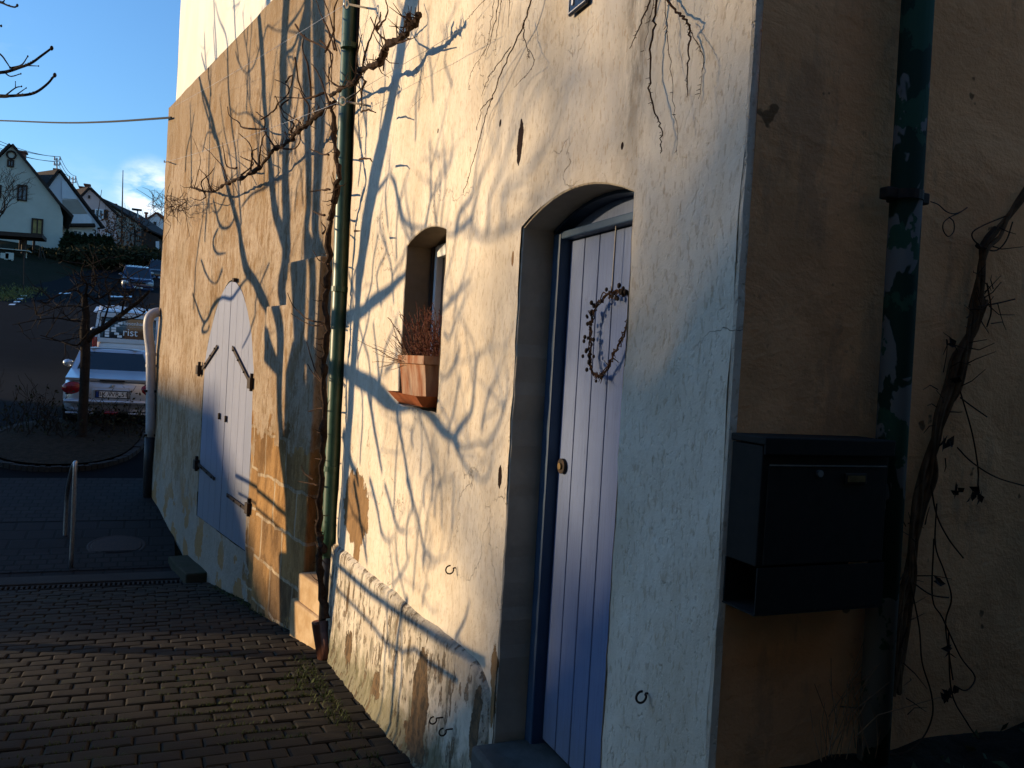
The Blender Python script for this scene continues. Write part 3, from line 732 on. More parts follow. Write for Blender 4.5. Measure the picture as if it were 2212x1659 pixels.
def strap(p0, p1, lf, pin):
    a, c = onV(*p0, .012), onV(*p1, .012); mb = MB(); mb.bar(a, c, .038, .012, up=VN); 
    for t in (.25, .6, .9): mb.ball(a + (c - a) * t + VN * .012, .012, 6)
    mb.build('strap_hinge', MT['iron'], lf)
    q = onV(*pin, .02); mb = MB(); mb.box(q, (.06, .09, .11), Matrix.Rotation(VA, 3, 'Z')); mb.tube([q + Vector((0, 0, -.08)), q + Vector((0, 0, .1))], .018, 8); mb.build('hinge_pin', MT['iron'], barn)
strap((437, 797), (469, 748), lfL, (430, 799)); strap((538, 823), (502, 750), lfR, (543, 828))
strap((428, 1003), (462, 1034), lfL, (424, 1003)); strap((533, 1101), (490, 1069), lfR, (537, 1098))
for (px, py, lf) in ((473, 899, lfL), (487, 905, lfR)):
    mb = MB(); q = onV(px, py, .012); mb.box(q, (.02, .03, .07), Matrix.Rotation(VA, 3, 'Z')); mb.build('handle', MT['iron'], lf)
mb = MB(); q = onV(507, 605, .03); mb.box(q, (.04, .06, .04), Matrix.Rotation(VA, 3, 'Z')); mb.build('latch_bracket', MT['iron'], barn)
# stepped buttress at the near end
def vbox(name, s0, s1, z0, z1, o0, o1, mat, par):
    mb = MB(); mb.box(vpt((s0 + s1) / 2, (z0 + z1) / 2, (o0 + o1) / 2), (abs(o1 - o0), abs(s1 - s0), z1 - z0), Matrix.Rotation(VA, 3, 'Z'), bev=.018)
    bm_v = []
    for v in mb.v:
        v = Vector(v); bm_v.append(tuple(v + Vector((noise.noise(v * 4), noise.noise(v * 4 + Vector((9, 0, 0))), 0)) * .01))
    mb.v = bm_v; return mb.build(name, mat, par)
sA0 = vs_(onV(589, 700)); sA1 = vs_(onV(640, 600)); sA2 = vs_(onV(712, 600))
zA0 = onV(592, 663).z; zA1 = onV(648, 568).z
vbox('buttress', sA0, sA1 - .004, -1.9, zA0, -.2, .075, MT['sandwall'], barn)
vbox('buttress', sA1, max(sA2, -.2), -1.9, zA1, -.2, .085, MT['sandwall'], barn)
sP0 = vs_(onV(646, 1300, .12)); zP = onV(655, 1240, .12).z
vbox('buttress_base', sP0, -.02, -1.5, zP, -.1, .14, MT['stone2'], barn)
vbox('buttress_base', sP0 + .06, -.02, -1.5, zP - .22, -.1, .17, MT['stone2'], barn)
# mossy step by the barn door
p0, p1 = onV(405, 1205, .0), onV(490, 1225, .0)
st = MB(); c = onG(446, 1236) + VN * .12; c.z += .03; st.box(c, (.46, .95, .18), Matrix.Rotation(VA, 3, 'Z'), bev=.02)
tag(st.build('stone_step', MT['moss']), 'mossy low stone slab lying at the foot of the arched barn door', 'step')
# drain channel
dc = thing('drain_channel', 'slotted drain channel crossing the brick yard in front of the kerb', 'drain', (-1.5, DRAIN_Y, g(DRAIN_Y)))
mb = MB(); z = g(DRAIN_Y)
for dy in (-.075, .075): mb.box((-1.2, DRAIN_Y + dy, z - .02), (4.2, .02, .05))
k = -3.3
while k < .9:
    mb.box((k, DRAIN_Y, z + .001), (.022, .13, .02)); k += .05
mb.build('grate', MT['concrete'], dc); mb = MB(); mb.box((-1.2, DRAIN_Y, z - .05), (4.2, .13, .01)); mb.build('trough', MT['black'], dc)

# ------------------------------------------------------------------ pipes
gp = thing('green_downpipe', 'green painted downpipe with brown cast boot in the corner between barn and white wall', 'downpipe', tuple(onW(703, 1430, .08)))
pts = [onW(760, -160, .03), onW(757, 0, .03), onW(745, 300, .035), (onW(735, 600, .035)), onW(727, 800, .035), onW(718, 1000, .035), onW(709, 1200, .04)]
mb = MB(); pp = smooth_path(pts, 3); mb.tube(pp, .058, 18)
gpo = mb.build('pipe', MT['greenpipe'], gp, smooth=True)
for py_, px_ in ((100, 754), (625, 734), (1012, 717), (1200, 709)):
    q = onW(px_, py_, .037); mb = MB(); mb.tube([q + Vector((0, 0, -.02)), q + Vector((0, 0, .02))], .066, 18); mb.build('joint_ring', MT['greenpipe'], gpo)
mb = MB(); a, c = onW(709, 1205, .04), onW(702, 1350, .05); mb.tube([a, c], [.05, .05], 14); mb.build('lower_pipe', MT['black'], gp, smooth=True)
mb = MB(); a, c = onW(699, 1345, .07), onW(706, 1430, .07); mb.tube([a + Vector((0, 0, .0)), a + Vector((0, 0, -.02)), c], [.088, .084, .064], 18); mb.build('boot', MT['rust'], gp, smooth=True)
mb = MB(); a, c = onW(773, -100, .0), onW(737, 1160, .0); mb.tube([a + Vector((.02, .02, 0)), c + Vector((.02, .02, 0))], .012, 6); mb.build('cable_conduit', MT['bark'], gp)

pe = thing('grey_downpipe', 'pale grey downpipe with elbow and black lower half at far barn corner', 'downpipe', tuple(onV(320, 1165, .1)))
def pv(x, y, o=.08): return onV(x + 0, y, o)
Yp = vpt(SE - .05, 0, .18).y
def py(x, y): return onY(x, y, Yp)
mb = MB(); mb.tube(smooth_path([py(345, 674), py(334, 676), py(324, 684), py(320, 700), py(321, 725), py(325, 760), py(326, 830), py(325, 945)], 4), .068, 16); po = mb.build('pipe', MT['greypipe'], pe, smooth=True)
for yy in (765, 790, 870): 
    q = py(326, yy); mb = MB(); mb.tube([q + Vector((0, 0, -.02)), q + Vector((0, 0, .02))], .075, 16); mb.build('joint_ring', MT['greypipe'], po)
mb = MB(); mb.tube([py(325, 944), py(322, 1000), py(318, 1172)], .078, 16); mb.build('lower_pipe', MT['black'], pe, smooth=True)
mb = MB(); mb.tube([py(337, 850), py(336, 1160)], .012, 6); mb.build('earth_cable', MT['black'], pe)
for yy in (940, 1045, 845):
    q = py(330, yy); mb = MB(); mb.box(q, (.24, .1, .035)); mb.build('pipe_clip', MT['iron'], pe)

# peeling camouflage like pipe on the ochre wall
rp = thing('peeling_downpipe', 'downpipe with flaking dark green and grey paint on the ochre wall', 'downpipe', tuple(onR(1890, 1600, .07)))
m, t, b = new_mat('flaking_green_grey_paint'); N = NB(t)
f = N.rng(N.noise(5.0, 4, .55, (1, 1, .6), dist=.8), .485, .50); f2 = N.rng(N.noise(11, 4, .55, (1, 1, .8), (4, 2, 7)), .56, .575)
col = N.mix(f, (.012, .026, .016), (.13, .122, .11)); col = N.mix(f2, col, (.022, .055, .032)); 
N.L(col, b.inputs['Base Color']); b.inputs['Roughness'].default_value = .85; b.inputs['Specular IOR Level'].default_value = .12; N.L(N.bump(f, .4, .003), b.inputs['Normal']); MT['camo'] = m
a, c = onR(1990, -120, .06), onR(1885, 1640, .06)
mb = MB(); mb.tube([a, (a + c) / 2, c], .040, 20); mb.build('pipe', MT['camo'], rp, smooth=True)
q = onR(1955, 424, .06); mb = MB(); mb.tube([q + Vector((0, 0, -.012)), q + Vector((0, 0, .012))], .045, 20); mb.box(q + Vector((-.055, 0, 0)), (.04, .03, .03), bev=.004); mb.box(q + Vector((.055, 0, 0)), (.035, .03, .03), bev=.004)
mb.tube([q + Vector((.055, .0, 0)), q + Vector((.055, .07, 0))], .006, 6); mb.build('pipe_clamp', MT['iron'], rp)
mb = MB()
def zz2(x, y): return (1960 * .864 + x * .4168, y * .4168)
lp = [zz2(*p) for p in ((760, 1045), (800, 1060), (840, 1095), (880, 1108), (920, 1095), (950, 1075), (905, 1105), (870, 1120), (830, 1150), (825, 1190), (850, 1225), (880, 1200), (880, 1150), (855, 1125))]
mb.tube(smooth_path([onR(*p, .02) for p in lp], 4), .0016, 5); mb.build('loose_wire', MT['iron'], rp)

# ------------------------------------------------------------------ mailbox
mx0, mx1 = AX + .006, AX + .405
yF, yB = RY - .128, RY - .006
zt_, zb_ = onR(1636, 945, .128).z, onR(1605, 1330, .128).z
mbx = thing('mailbox', 'dark anthracite metal mailbox with newspaper slot on the ochre wall', 'mailbox', ((mx0 + mx1) / 2, yF, zb_))
zs_ = lerp(zt_, zb_, .735)
mb = MB()
mb.box(((mx0 + mx1) / 2, (yF + yB) / 2 + .004, (zt_ - .02 + zs_) / 2), (mx1 - mx0 - .004, yB - yF - .008, zt_ - .02 - zs_), bev=.003)
mb.build('body', MT['mailbox'], mbx)
mb = MB()
th = .002
pr = [(yB, zs_ - .005), (yB, zb_), (yF, zb_ - .0), (yF, zs_ - .002)]
for (p, q2) in zip(pr, pr[1:]):
    mb.bar(Vector(((mx0 + mx1) / 2, p[0], p[1])), Vector(((mx0 + mx1) / 2, q2[0], q2[1])), mx1 - mx0 - .006, .003, up=(0, -(q2[1] - p[1]), (q2[0] - p[0])) if False else (1, 0, 0)) if False else None
mb.box(((mx0 + mx1) / 2, yF + .002, (zs_ + zb_) / 2), (mx1 - mx0 - .004, .004, zs_ - zb_ - .003)); mb.box(((mx0 + mx1) / 2, yB - .002, (zs_ + zb_) / 2), (mx1 - mx0 - .004, .004, zs_ - zb_)); mb.box(((mx0 + mx1) / 2, (yF + yB) / 2, zb_ - .002), (mx1 - mx0, yB - yF, .004))
mb.build('newspaper_holder', MT['mailbox'], mbx)
mb = MB(); mb.box(((mx0 + mx1) / 2, (yF + yB) / 2 - .003, zt_ - .008), (mx1 - mx0 + .006, yB - yF + .008, .018), bev=.003); mb.box(((mx0 + mx1) / 2, yF - .003, zt_ - .026), (mx1 - mx0 + .004, .008, .028), bev=.003); mb.build('lid', MT['mailbox'], mbx)
dz0, dz1 = zs_ + .004, zt_ - .068
mb = MB(); mb.box(((mx0 + mx1) / 2, yF + .0035, (dz0 + dz1) / 2), (mx1 - mx0 - .036, .006, dz1 - dz0), bev=.002); mdoor = mb.build('front_door', MT['mailbox'], mbx)
mb = MB(); mb.bar((mx0 + .018, yF - .001, dz1 + .004), (mx1 - .018, yF - .001, dz1 + .004), .003, .003); mb.build('door_lip', MT['steel'], mdoor)
q = onR(1771, 1023, .131); mb = MB(); mb.tube([q + Vector((0, .01, 0)), q + Vector((0, -.004, 0))], [.009, .0085], 14); mb.build('lock', MT['steel'], mdoor)
q = onR(1848, 1034, .131); mb = MB(); mb.box(q, (.068, .006, .026), bev=.002); npl = mb.build('name_holder', MT['iron'], mdoor)
mb = MB(); mb.box(q + Vector((0, -.003, 0)), (.055, .003, .016)); mb.build('name_card', MT['brass'], npl)

# ------------------------------------------------------------------ house number
def text_obj(name, txt, mat, size, loc, xdir, ydir, parent, ext=.002, align='CENTER'):
    cu = bpy.data.curves.new(name, 'FONT'); cu.body = txt; cu.size = size; cu.extrude = ext; cu.align_x = align; cu.align_y = 'CENTER'
    to = bpy.data.objects.new(name + '_tmp', cu); COL.objects.link(to)
    dg = bpy.context.evaluated_depsgraph_get(); me = bpy.data.meshes.new_from_object(to.evaluated_get(dg)); bpy.data.objects.remove(to)
    xd, yd = Vector(xdir).normalized(), Vector(ydir).normalized(); zd = xd.cross(yd)
    me.transform(Matrix((xd, yd, zd)).transposed().to_4x4()); me.transform(Matrix.Translation(Vector(loc)))
    me.materials.clear(); me.materials.append(mat)
    me.name = name; o = bpy.data.objects.new(name, me); COL.objects.link(o)
    if parent is not None: o.parent = parent; o.matrix_parent_inverse = Matrix.Translation(-parent_loc(parent))
    return o
hb = onW(1252, 36, .01); hy0, hy1 = onW(1271, 25, .01).y, onW(1233, 38, .01).y; hz = onW(1233, 38, .01).z
hn = thing('house_number_plate', 'dark enamel house number plate reading 15 above the blue door', 'number plate', (AX - .01, (hy0 + hy1) / 2, hz))
hw = hy1 - hy0
mb = MB(); mb.box((AX - .016, (hy0 + hy1) / 2, hz + hw * .48), (.012, hw, hw * .96), bev=.004); mb.build('plate', MT['navy'], hn)
mb = MB()
cz = hz + hw * .48; cyy = (hy0 + hy1) / 2
for (dy, dz_, w_, h_) in ((0, -.44, .9, .02), (0, .44, .9, .02), (-.45, 0, .02, .88), (.45, 0, .02, .88)): mb.box((AX - .0235, cyy + dy * hw, cz + dz_ * hw * .96), (.002, w_ * hw, h_ * hw * .96 if h_ > .1 else h_ * hw))
mb.build('border', MT['white'], hn)
text_obj('digits', '15', MT['white'], hw * .92, (AX - .024, cyy, cz), (0, -1, 0), (0, 0, 1), hn)

# ------------------------------------------------------------------ hooks in the plaster
def ring_hook(px, py, sz, label, off=.0):
    q = onW(px, py, off); mb = MB(); zr = q.z + sz * .25
    pts = [Vector((q.x + .03, q.y, zr)), Vector((q.x - .004, q.y, zr))] + [Vector((q.x - .008 - sz + sz * math.cos(a), q.y - .01, q.z + sz * math.sin(a))) for a in [lerp(.1, -1.55 * PI, i / 14) for i in range(15)]]
    mb.tube(smooth_path(pts, 2), .0034, 6); tag(mb.build('wall_hook', MT['iron'], smooth=True), label, 'hook', 'iron hooks in the white wall')
ring_hook(982, 1229, .019, 'iron open ring hook in sunlit plaster left of the blue door')
ring_hook(945, 1553, .016, 'iron ring hook low on the plinth, upper one of a pair', .07)
ring_hook(966, 1578, .016, 'iron ring hook low on the plinth, lower one of a pair', .07)
ring_hook(1397, 1501, .016, 'iron ring hook in the shaded plaster right of the blue door')

# ------------------------------------------------------------------ flower pot in the window niche
pot = thing('flower_pot', 'weathered rectangular terracotta planter standing in the wall niche window', 'flower pot', (AX + .02, 4.42, 1.25))
pz = 1.272
mb = MB(); prf = []
y0, y1 = 4.13, 4.62; x0_, x1_ = AX - .05, AX + .13
def ring(d, z): return [Vector((x0_ - d, y0 - d, z)), Vector((x0_ - d, y1 + d * .4, z)), Vector((x1_ + d, y1 + d * .4, z)), Vector((x1_ + d, y0 - d, z))]
rs = [ring(-.025, pz + .02), ring(-.008, pz + .16), ring(.0, pz + .215), ring(.012, pz + .22), ring(.012, pz + .262), ring(-.006, pz + .262), ring(-.01, pz + .21)]
for a, c in zip(rs, rs[1:]): mb.add(a + c, [(i, (i + 1) % 4, (i + 1) % 4 + 4, i + 4) for i in range(4)])
mb.build('planter', MT['terra'], pot)
mb = MB(); mb.add(ring(-.012, pz + .225), [(0, 1, 2, 3)]); mb.build('potting_soil', MT['soil'], pot)
mb = MB(); rs = [ring(.0, pz - .0), ring(.045, pz + .055), ring(.055, pz + .058), ring(.012, pz + .012)]
for a, c in zip(rs, rs[1:]): mb.add(a + c, [(i, (i + 1) % 4, (i + 1) % 4 + 4, i + 4) for i in range(4)])
mb.add(ring(.0, pz), [(0, 1, 2, 3)]); tag(mb.build('pot_saucer', MT['terra2']), 'shallow terracotta saucer under the rectangular planter on the niche sill', 'saucer')
# heather
def sprig(mb, p, d, L, r, rr, leaf=.010, n=40):
    pts = [p]; 
    for i in range(6): d = (d + Vector((rr.gauss(0, .12), rr.gauss(0, .12), rr.gauss(.03, .08)))).normalized(); pts.append(pts[-1] + d * L / 6)
    mb.tube(pts, [r] * 6 + [r * .5], 4, False)
    for i in range(n):
        t = rr.uniform(.15, 1) * 6; k = min(int(t), 5); q = pts[k].lerp(pts[k + 1], t - k); v = Vector((rr.gauss(0, 1), rr.gauss(0, 1), rr.uniform(.2, 1))).normalized() * leaf * rr.uniform(.6, 1.3); w = v.cross(Vector((rr.gauss(0, 1), rr.gauss(0, 1), rr.gauss(0, 1)))).normalized() * leaf * .28
        mb.add([q - w, q + w, q + v], [(0, 1, 2)])
hp = thing('heather_plant', 'reddish brown heather growing in the terracotta planter', 'plant', (AX, 4.43, pz + .22))
r2 = random.Random(3)
mb = MB()
for i in range(110):
    p = Vector((r2.uniform(x0_ + .02, x1_ - .02), r2.uniform(y0 + .03, y1 - .05), pz + .225)); sprig(mb, p, Vector((r2.gauss(-.1, .28), r2.gauss(0, .25), 1)).normalized(), r2.uniform(.10, .30) * (1.15 if p.y < 4.5 else .75), .0018, r2)
mb.build('red_sprigs', MT['heather'], hp, recalc=False)
mb = MB()
for i in range(34):
    p = Vector((r2.uniform(x0_, x0_ + .08), r2.uniform(y1 - .2, y1), pz + .22)); sprig(mb, p, Vector((r2.uniform(-.9, -.2), r2.uniform(.2, 1.2), r2.uniform(-.2, .7))).normalized(), r2.uniform(.10, .30), .0012, r2, .007, 22)
mb.build('pale_sprigs', MT['heathdry'], hp, recalc=False)

# ------------------------------------------------------------------ heart wreath on the door
def z4(x, y): return (1036.8 + x * .396, 414.7 + y * .396)
hx = DX - .022
def onD(p): 
    d = pix_dir(*p); return EYE + d * (hx / d.x)
wr = thing('heart_wreath', 'dark twig heart wreath with berries hanging on the blue door', 'wreath', tuple(onD(z4(670, 1005))))
hp_ = [onD(z4(*p)) for p in ((718, 548), (660, 595), (628, 650), (612, 720), (606, 800), (606, 890), (616, 970), (640, 1000), (668, 1006), (692, 975), (725, 905), (765, 825), (800, 745), (830, 660), (838, 600), (815, 560), (780, 545), (745, 550), (718, 580))]
mb = MB(); base = smooth_path(hp_, 5)
for k in range(4):
    mb.tube([p + Vector((r2.gauss(0, .003) - .004, r2.gauss(0, .006), r2.gauss(0, .006))) for p in base], .0022, 5)
for i in range(34):
    p = base[r2.randrange(len(base))]; v = Vector((r2.gauss(-.3, .4), r2.gauss(0, 1), r2.gauss(0, 1))).normalized() * r2.uniform(.015, .04); mb.tube([p, p + v], [.0025, .001], 4)
mb.build('twig_ring', MT['twig'], wr, recalc=False)
for i in range(40):
    k = r2.choice(list(range(0, 34)) + list(range(72, 90))) if i < 36 else r2.randrange(len(base)); p = base[min(k, len(base) - 1)] + Vector((r2.uniform(-.03, 0), r2.gauss(0, .015), r2.gauss(0, .012)))
    mb = MB(); mb.ball(p, r2.uniform(.005, .0085), 6, (1, 1, 1.2))
    mb.build('berry', MT['leafdead'], wr, smooth=True)
mb = MB(); mb.tube([onD(z4(718, 550)), onD(z4(742, 182))], .002, 5); mb.build('hanging_string', MT['string'], wr)

# ------------------------------------------------------------------ espalier vine on wires, hooks
def Z3(x, y): return (328.3 + x * .3333, y * .3333)
def Z4(x, y): return (328.3 + x * .3958, 553 + y * .3958)
def Z5(x, y): return (691.2 + x * .3645, y * .3645)
def Z6(x, y): return (691.2 + x * .3333, 483.8 + y * .3333)
def Z7(x, y): return (674 + x * .375, 1036.8 + y * .375)
VOFF = .205
def vine_pt(p):                                        # in front of the barn wall, then in front of the white wall
    a, c = onV(*p, .22), onW(*p, VOFF)
    k = min(1, max(0, (p[0] - 690) / 60)); return a.lerp(c, k) if k not in (0, 1) else (c if k else a)
vine = thing('espalier_vine', 'bare gnarled espalier vine trained on wires across barn and white wall', 'vine', tuple(onW(700, 1420, .1)))
r2 = random.Random(12)
def knobby(mb, pts, r, n=7, k=5, amp=.25):
    pp = smooth_path(pts, k); rr = rad_path(r if isinstance(r, list) else [r, r], len(pp))
    pp = [p + Vector((r2.gauss(0, 1), r2.gauss(0, 1), r2.gauss(0, 1))) * rr[i] * .35 for i, p in enumerate(pp)]
    mb.tube(pp, [x * (1 + r2.uniform(-amp, amp * 1.6)) for x in rr], n); return pp
mb = MB()
tr = [vine_pt(Z3(*p)) for p in ((1160, 660), (1172, 760), (1178, 900), (1200, 1050), (1208, 1150), (1185, 1270), (1160, 1400), (1150, 1550))] + [vine_pt(Z4(*p)) for p in ((955, 120), (950, 250), (955, 400), (944, 560), (938, 700), (942, 900), (930, 1100), (924, 1300), (912, 1500), (930, 1600))]
tr = [p.lerp(onW(0 + 0, 0, 0), 0) for p in tr] + [onW(*Z7(48, 420), .13), onW(*Z7(55, 600), .11), onW(*Z7(75, 800), .09)]
knobby(mb, tr, [.014, .019, .021, .022, .025], 8, 5, .3)
mb.build('trunk', MT['bark'], vine, recalc=False)
mb = MB()
low_ = [vine_pt(Z3(*p)) for p in ((1180, 670), (1110, 715), (1040, 775), (985, 820), (930, 870), (885, 920), (815, 958), (755, 1010), (695, 1090), (605, 1140), (520, 1172), (470, 1200), (400, 1240), (345, 1242), (290, 1225), (248, 1215))]
lowp = knobby(mb, low_, [.012, .014, .016, .015, .014, .012, .008], 7, 6, .5)
mb.build('lower_arm', MT['bark'], vine, recalc=False)
mb = MB()
upa = [vine_pt(Z5(*p)) for p in ((60, 565), (130, 525), (205, 480), (250, 410), (330, 388), (375, 325), (400, 272), (470, 230), (520, 175), (565, 120), (588, 92))]
upp = knobby(mb, upa, [.010, .013, .014, .015, .015, .014, .011], 7, 6, .5)
knobby(mb, [vine_pt(Z5(*p)) for p in ((518, 180), (515, 130), (528, 80))], [.011, .010, .009], 7)
mb.build('upper_arm', MT['bark'], vine, recalc=False)
def spur(*a):
    m_ = MB(); knobby(m_, *a); m_.build('spur', MT['twig'], vine, recalc=False)
mb = MB()
sp3 = [((810, 945), (760, 860), (738, 780), (700, 745), (660, 722)), ((738, 780), (780, 720), (830, 675), (885, 600), (890, 555), (805, 518)), ((740, 840), (620, 832), (560, 790), (500, 750), (480, 690)), ((690, 1090), (705, 980), (722, 900), (740, 850)),
       ((605, 1140), (655, 1060), (600, 1030), (560, 1010)), ((505, 1160), (470, 1090), (430, 1040), (330, 950)), ((555, 1090), (490, 1080), (490, 980), (460, 925)), ((1022, 790), (1015, 690), (1000, 640), (960, 585), (905, 560)), ((1020, 645), (1050, 450), (1010, 330), (985, 220)),
       ((925, 158), (1000, 240), (1080, 290), (1160, 350), (1175, 480), (1185, 560)), ((1205, 330), (1165, 210), (1110, 90), (1060, 0)), ((1160, 350), (1190, 200), (1215, 60), (1230, -60)), ((1110, 600), (1050, 640), (960, 635), (800, 630)), ((900, 860), (910, 800), (860, 760), (800, 620)),
       ((815, 955), (900, 965), (960, 930), (1000, 860)), ((880, 640), (870, 700), (920, 760), (960, 790)), ((350, 1240), (330, 1180), (360, 1130), (400, 1090)), ((400, 1238), (370, 1150), (330, 1100)), ((345, 1240), (360, 1280), (320, 1300), (250, 1280)), ((290, 1225), (300, 1100), (320, 1020), (250, 880)),
       ((640, 1110), (640, 950), (590, 870)), ((700, 1080), (660, 1000), (690, 960)), ((1180, 690), (1110, 500), (1050, 420)), ((1185, 1010), (1100, 1000), (1020, 965)), ((1180, 1230), (1100, 1230), (1060, 1250)), ((1150, 1400), (1090, 1380), (1050, 1365)), ((1150, 1520), (1110, 1480), (1085, 1440)), ((250, 1290), (120, 1310), (20, 1340), (-10, 1330)), ((120, 1310), (60, 1280), (10, 1320)), ((90, 1320), (100, 1230), (140, 1180)), ((150, 1300), (200, 1340), (110, 1370)), ((100, 1320), (110, 1420), (130, 1460), (80, 1560), (70, 1640)), ((50, 1340), (0, 1400)), ((940, 375), (950, 560), (1000, 630)), ((890, 540), (940, 490), (930, 580))]
for s_ in sp3:
    pts = [vine_pt(Z3(*p)) + VN * r2.uniform(-.02, .05) for p in s_]; spur(pts, [.0085, .006, .0035] if s_[0][0] > 300 else [.004, .002], 5, 4, .2)
sp4 = [((945, 360), (860, 350), (770, 270), (740, 200)), ((940, 380), (860, 375), (760, 315)), ((940, 700), (900, 640), (870, 560), (845, 470)), ((930, 690), (880, 640), (850, 590)), ((940, 830), (900, 835), (855, 850)), ((935, 970), (900, 960)), ((920, 1110), (890, 1105)), ((905, 1250), (860, 1240), (800, 1230)), ((880, 1220), (830, 1180), (815, 1140)), ((900, 1450), (890, 1440)), ((965, 45), (910, 20), (880, -30)), ((915, 1600), (890, 1560))]
for s_ in sp4: spur([vine_pt(Z4(*p)) for p in s_], [.007, .0045, .003], 5, 4, .2)
sp5 = [((420, 255), (370, 225), (335, 180), (300, 100)), ((335, 180), (365, 140), (395, 100), (400, 50), (385, -20)), ((335, 170), (355, 120), (360, 70)), ((255, 410), (270, 300), (310, 200), (340, 90)), ((200, 480), (230, 420), (220, 330), (250, 200)), ((130, 520), (60, 480), (20, 400)), ((240, 440), (260, 500), (170, 600)), ((270, 480), (250, 540), (245, 640)), ((245, 660), (290, 652), (330, 670)), ((235, 940), (290, 940), (310, 960)), ((205, 1370), (240, 1370)), ((420, 260), (480, 250), (540, 230)), ((380, 340), (375, 420)), ((100, 300), (60, 100), (20, -10)), ((0, 240), (60, 320), (70, 500))]
for s_ in sp5: spur([vine_pt(Z5(*p)) for p in s_], [.0075, .005, .003], 5, 4, .2)
for i in range(150):
    src = lowp if i < 95 else upp; p = src[r2.randrange(4, len(src))]; d = Vector((r2.gauss(-.3, .6), r2.gauss(0, .8), r2.gauss(.5, .7))).normalized(); L = r2.uniform(.04, .16); p2 = p + d * L * .5; p3 = p2 + (d + Vector((0, r2.gauss(0, .5), .5))).normalized() * L * .5
    mb.tube([p, p2, p3], [.004, .003, .0015], 4, False)
for i in range(70):
    p = tr[0].lerp(tr[1], 0) if False else tr[r2.randrange(0, len(tr) - 1)]; p = p + Vector((0, 0, r2.uniform(-.15, .15))); d = Vector((r2.gauss(-.4, .6), r2.gauss(.2, .8), r2.gauss(.1, .5))).normalized(); L = r2.uniform(.03, .12); mb.tube([p, p + d * L * .6, p + d * L + Vector((0, 0, .02))], [.004, .003, .0015], 4, False)
for i in range(90):                                     # tangle at the far corner
    p = vine_pt(Z3(r2.uniform(-20, 230), r2.uniform(1270, 1380))); d = Vector((r2.gauss(0, .5), r2.gauss(0, .9), r2.gauss(0, .6))).normalized(); L = r2.uniform(.08, .35); mb.tube([p, p + d * L * .5 + Vector((0, 0, r2.gauss(0, .04))), p + d * L], [.004, .003, .0015], 4, False)
struct(mb.build('twiglets', MT['twig'], vine, recalc=False), 'stuff')
# eye bolts carrying the wires
def eye_bolt(p_eye, p_wall, label):
    e = vine_pt(p_eye); w = onW(*p_wall, -.01); mb = MB(); mb.tube([w, e + (w - e).normalized() * .03], .008, 7)
    d = (w - e).normalized(); sdv = Vector((0, 0, 1)); u = d
    mb.tube([e + (u * math.cos(a) + sdv * math.sin(a)) * .028 for a in [2 * PI * i / 14 for i in range(15)]], .0075, 6)
    tag(mb.build('eye_bolt', MT['steel'], smooth=True), label, 'eye bolt', 'eye bolts holding the vine wires'); return e
e1 = eye_bolt((748, 8), (795, 18), 'galvanised eye bolt at the top of the picture beside the green pipe')
e2 = eye_bolt(Z3(1230, 655), (795, 228), 'galvanised eye bolt where the vine arms cross the green pipe')
far1 = onV(*Z3(80, 1052), .14); far0 = onV(*Z3(110, 1045), -.05)
mb = MB(); mb.tube([far0, far1, far1 + Vector((0, .03, .03))], .008, 6); tag(mb.build('wall_peg', MT['steel'], smooth=True), 'small metal peg sticking out of the far barn corner', 'peg')
def wire(a, c, sag, label, r=.0012):
    pts = [a.lerp(c, t / 10) + Vector((0, 0, -sag * 4 * (t / 10) * (1 - t / 10))) for t in range(11)]; mb = MB(); mb.tube(pts, r, 5)
    tag(mb.build('support_wire', MT['steel']), label, 'wire', 'wires carrying the vine')
wire(e1, onV(*Z3(140, 690), .12), .02, 'upper vine wire running from the top eye bolt along the barn wall')
wire(e2, far1, .03, 'vine wire running from the lower eye bolt to the far barn peg')
wire(e2, onW(1000, 62, .16), .0, 'short vine wire over the white wall right of the green pipe')

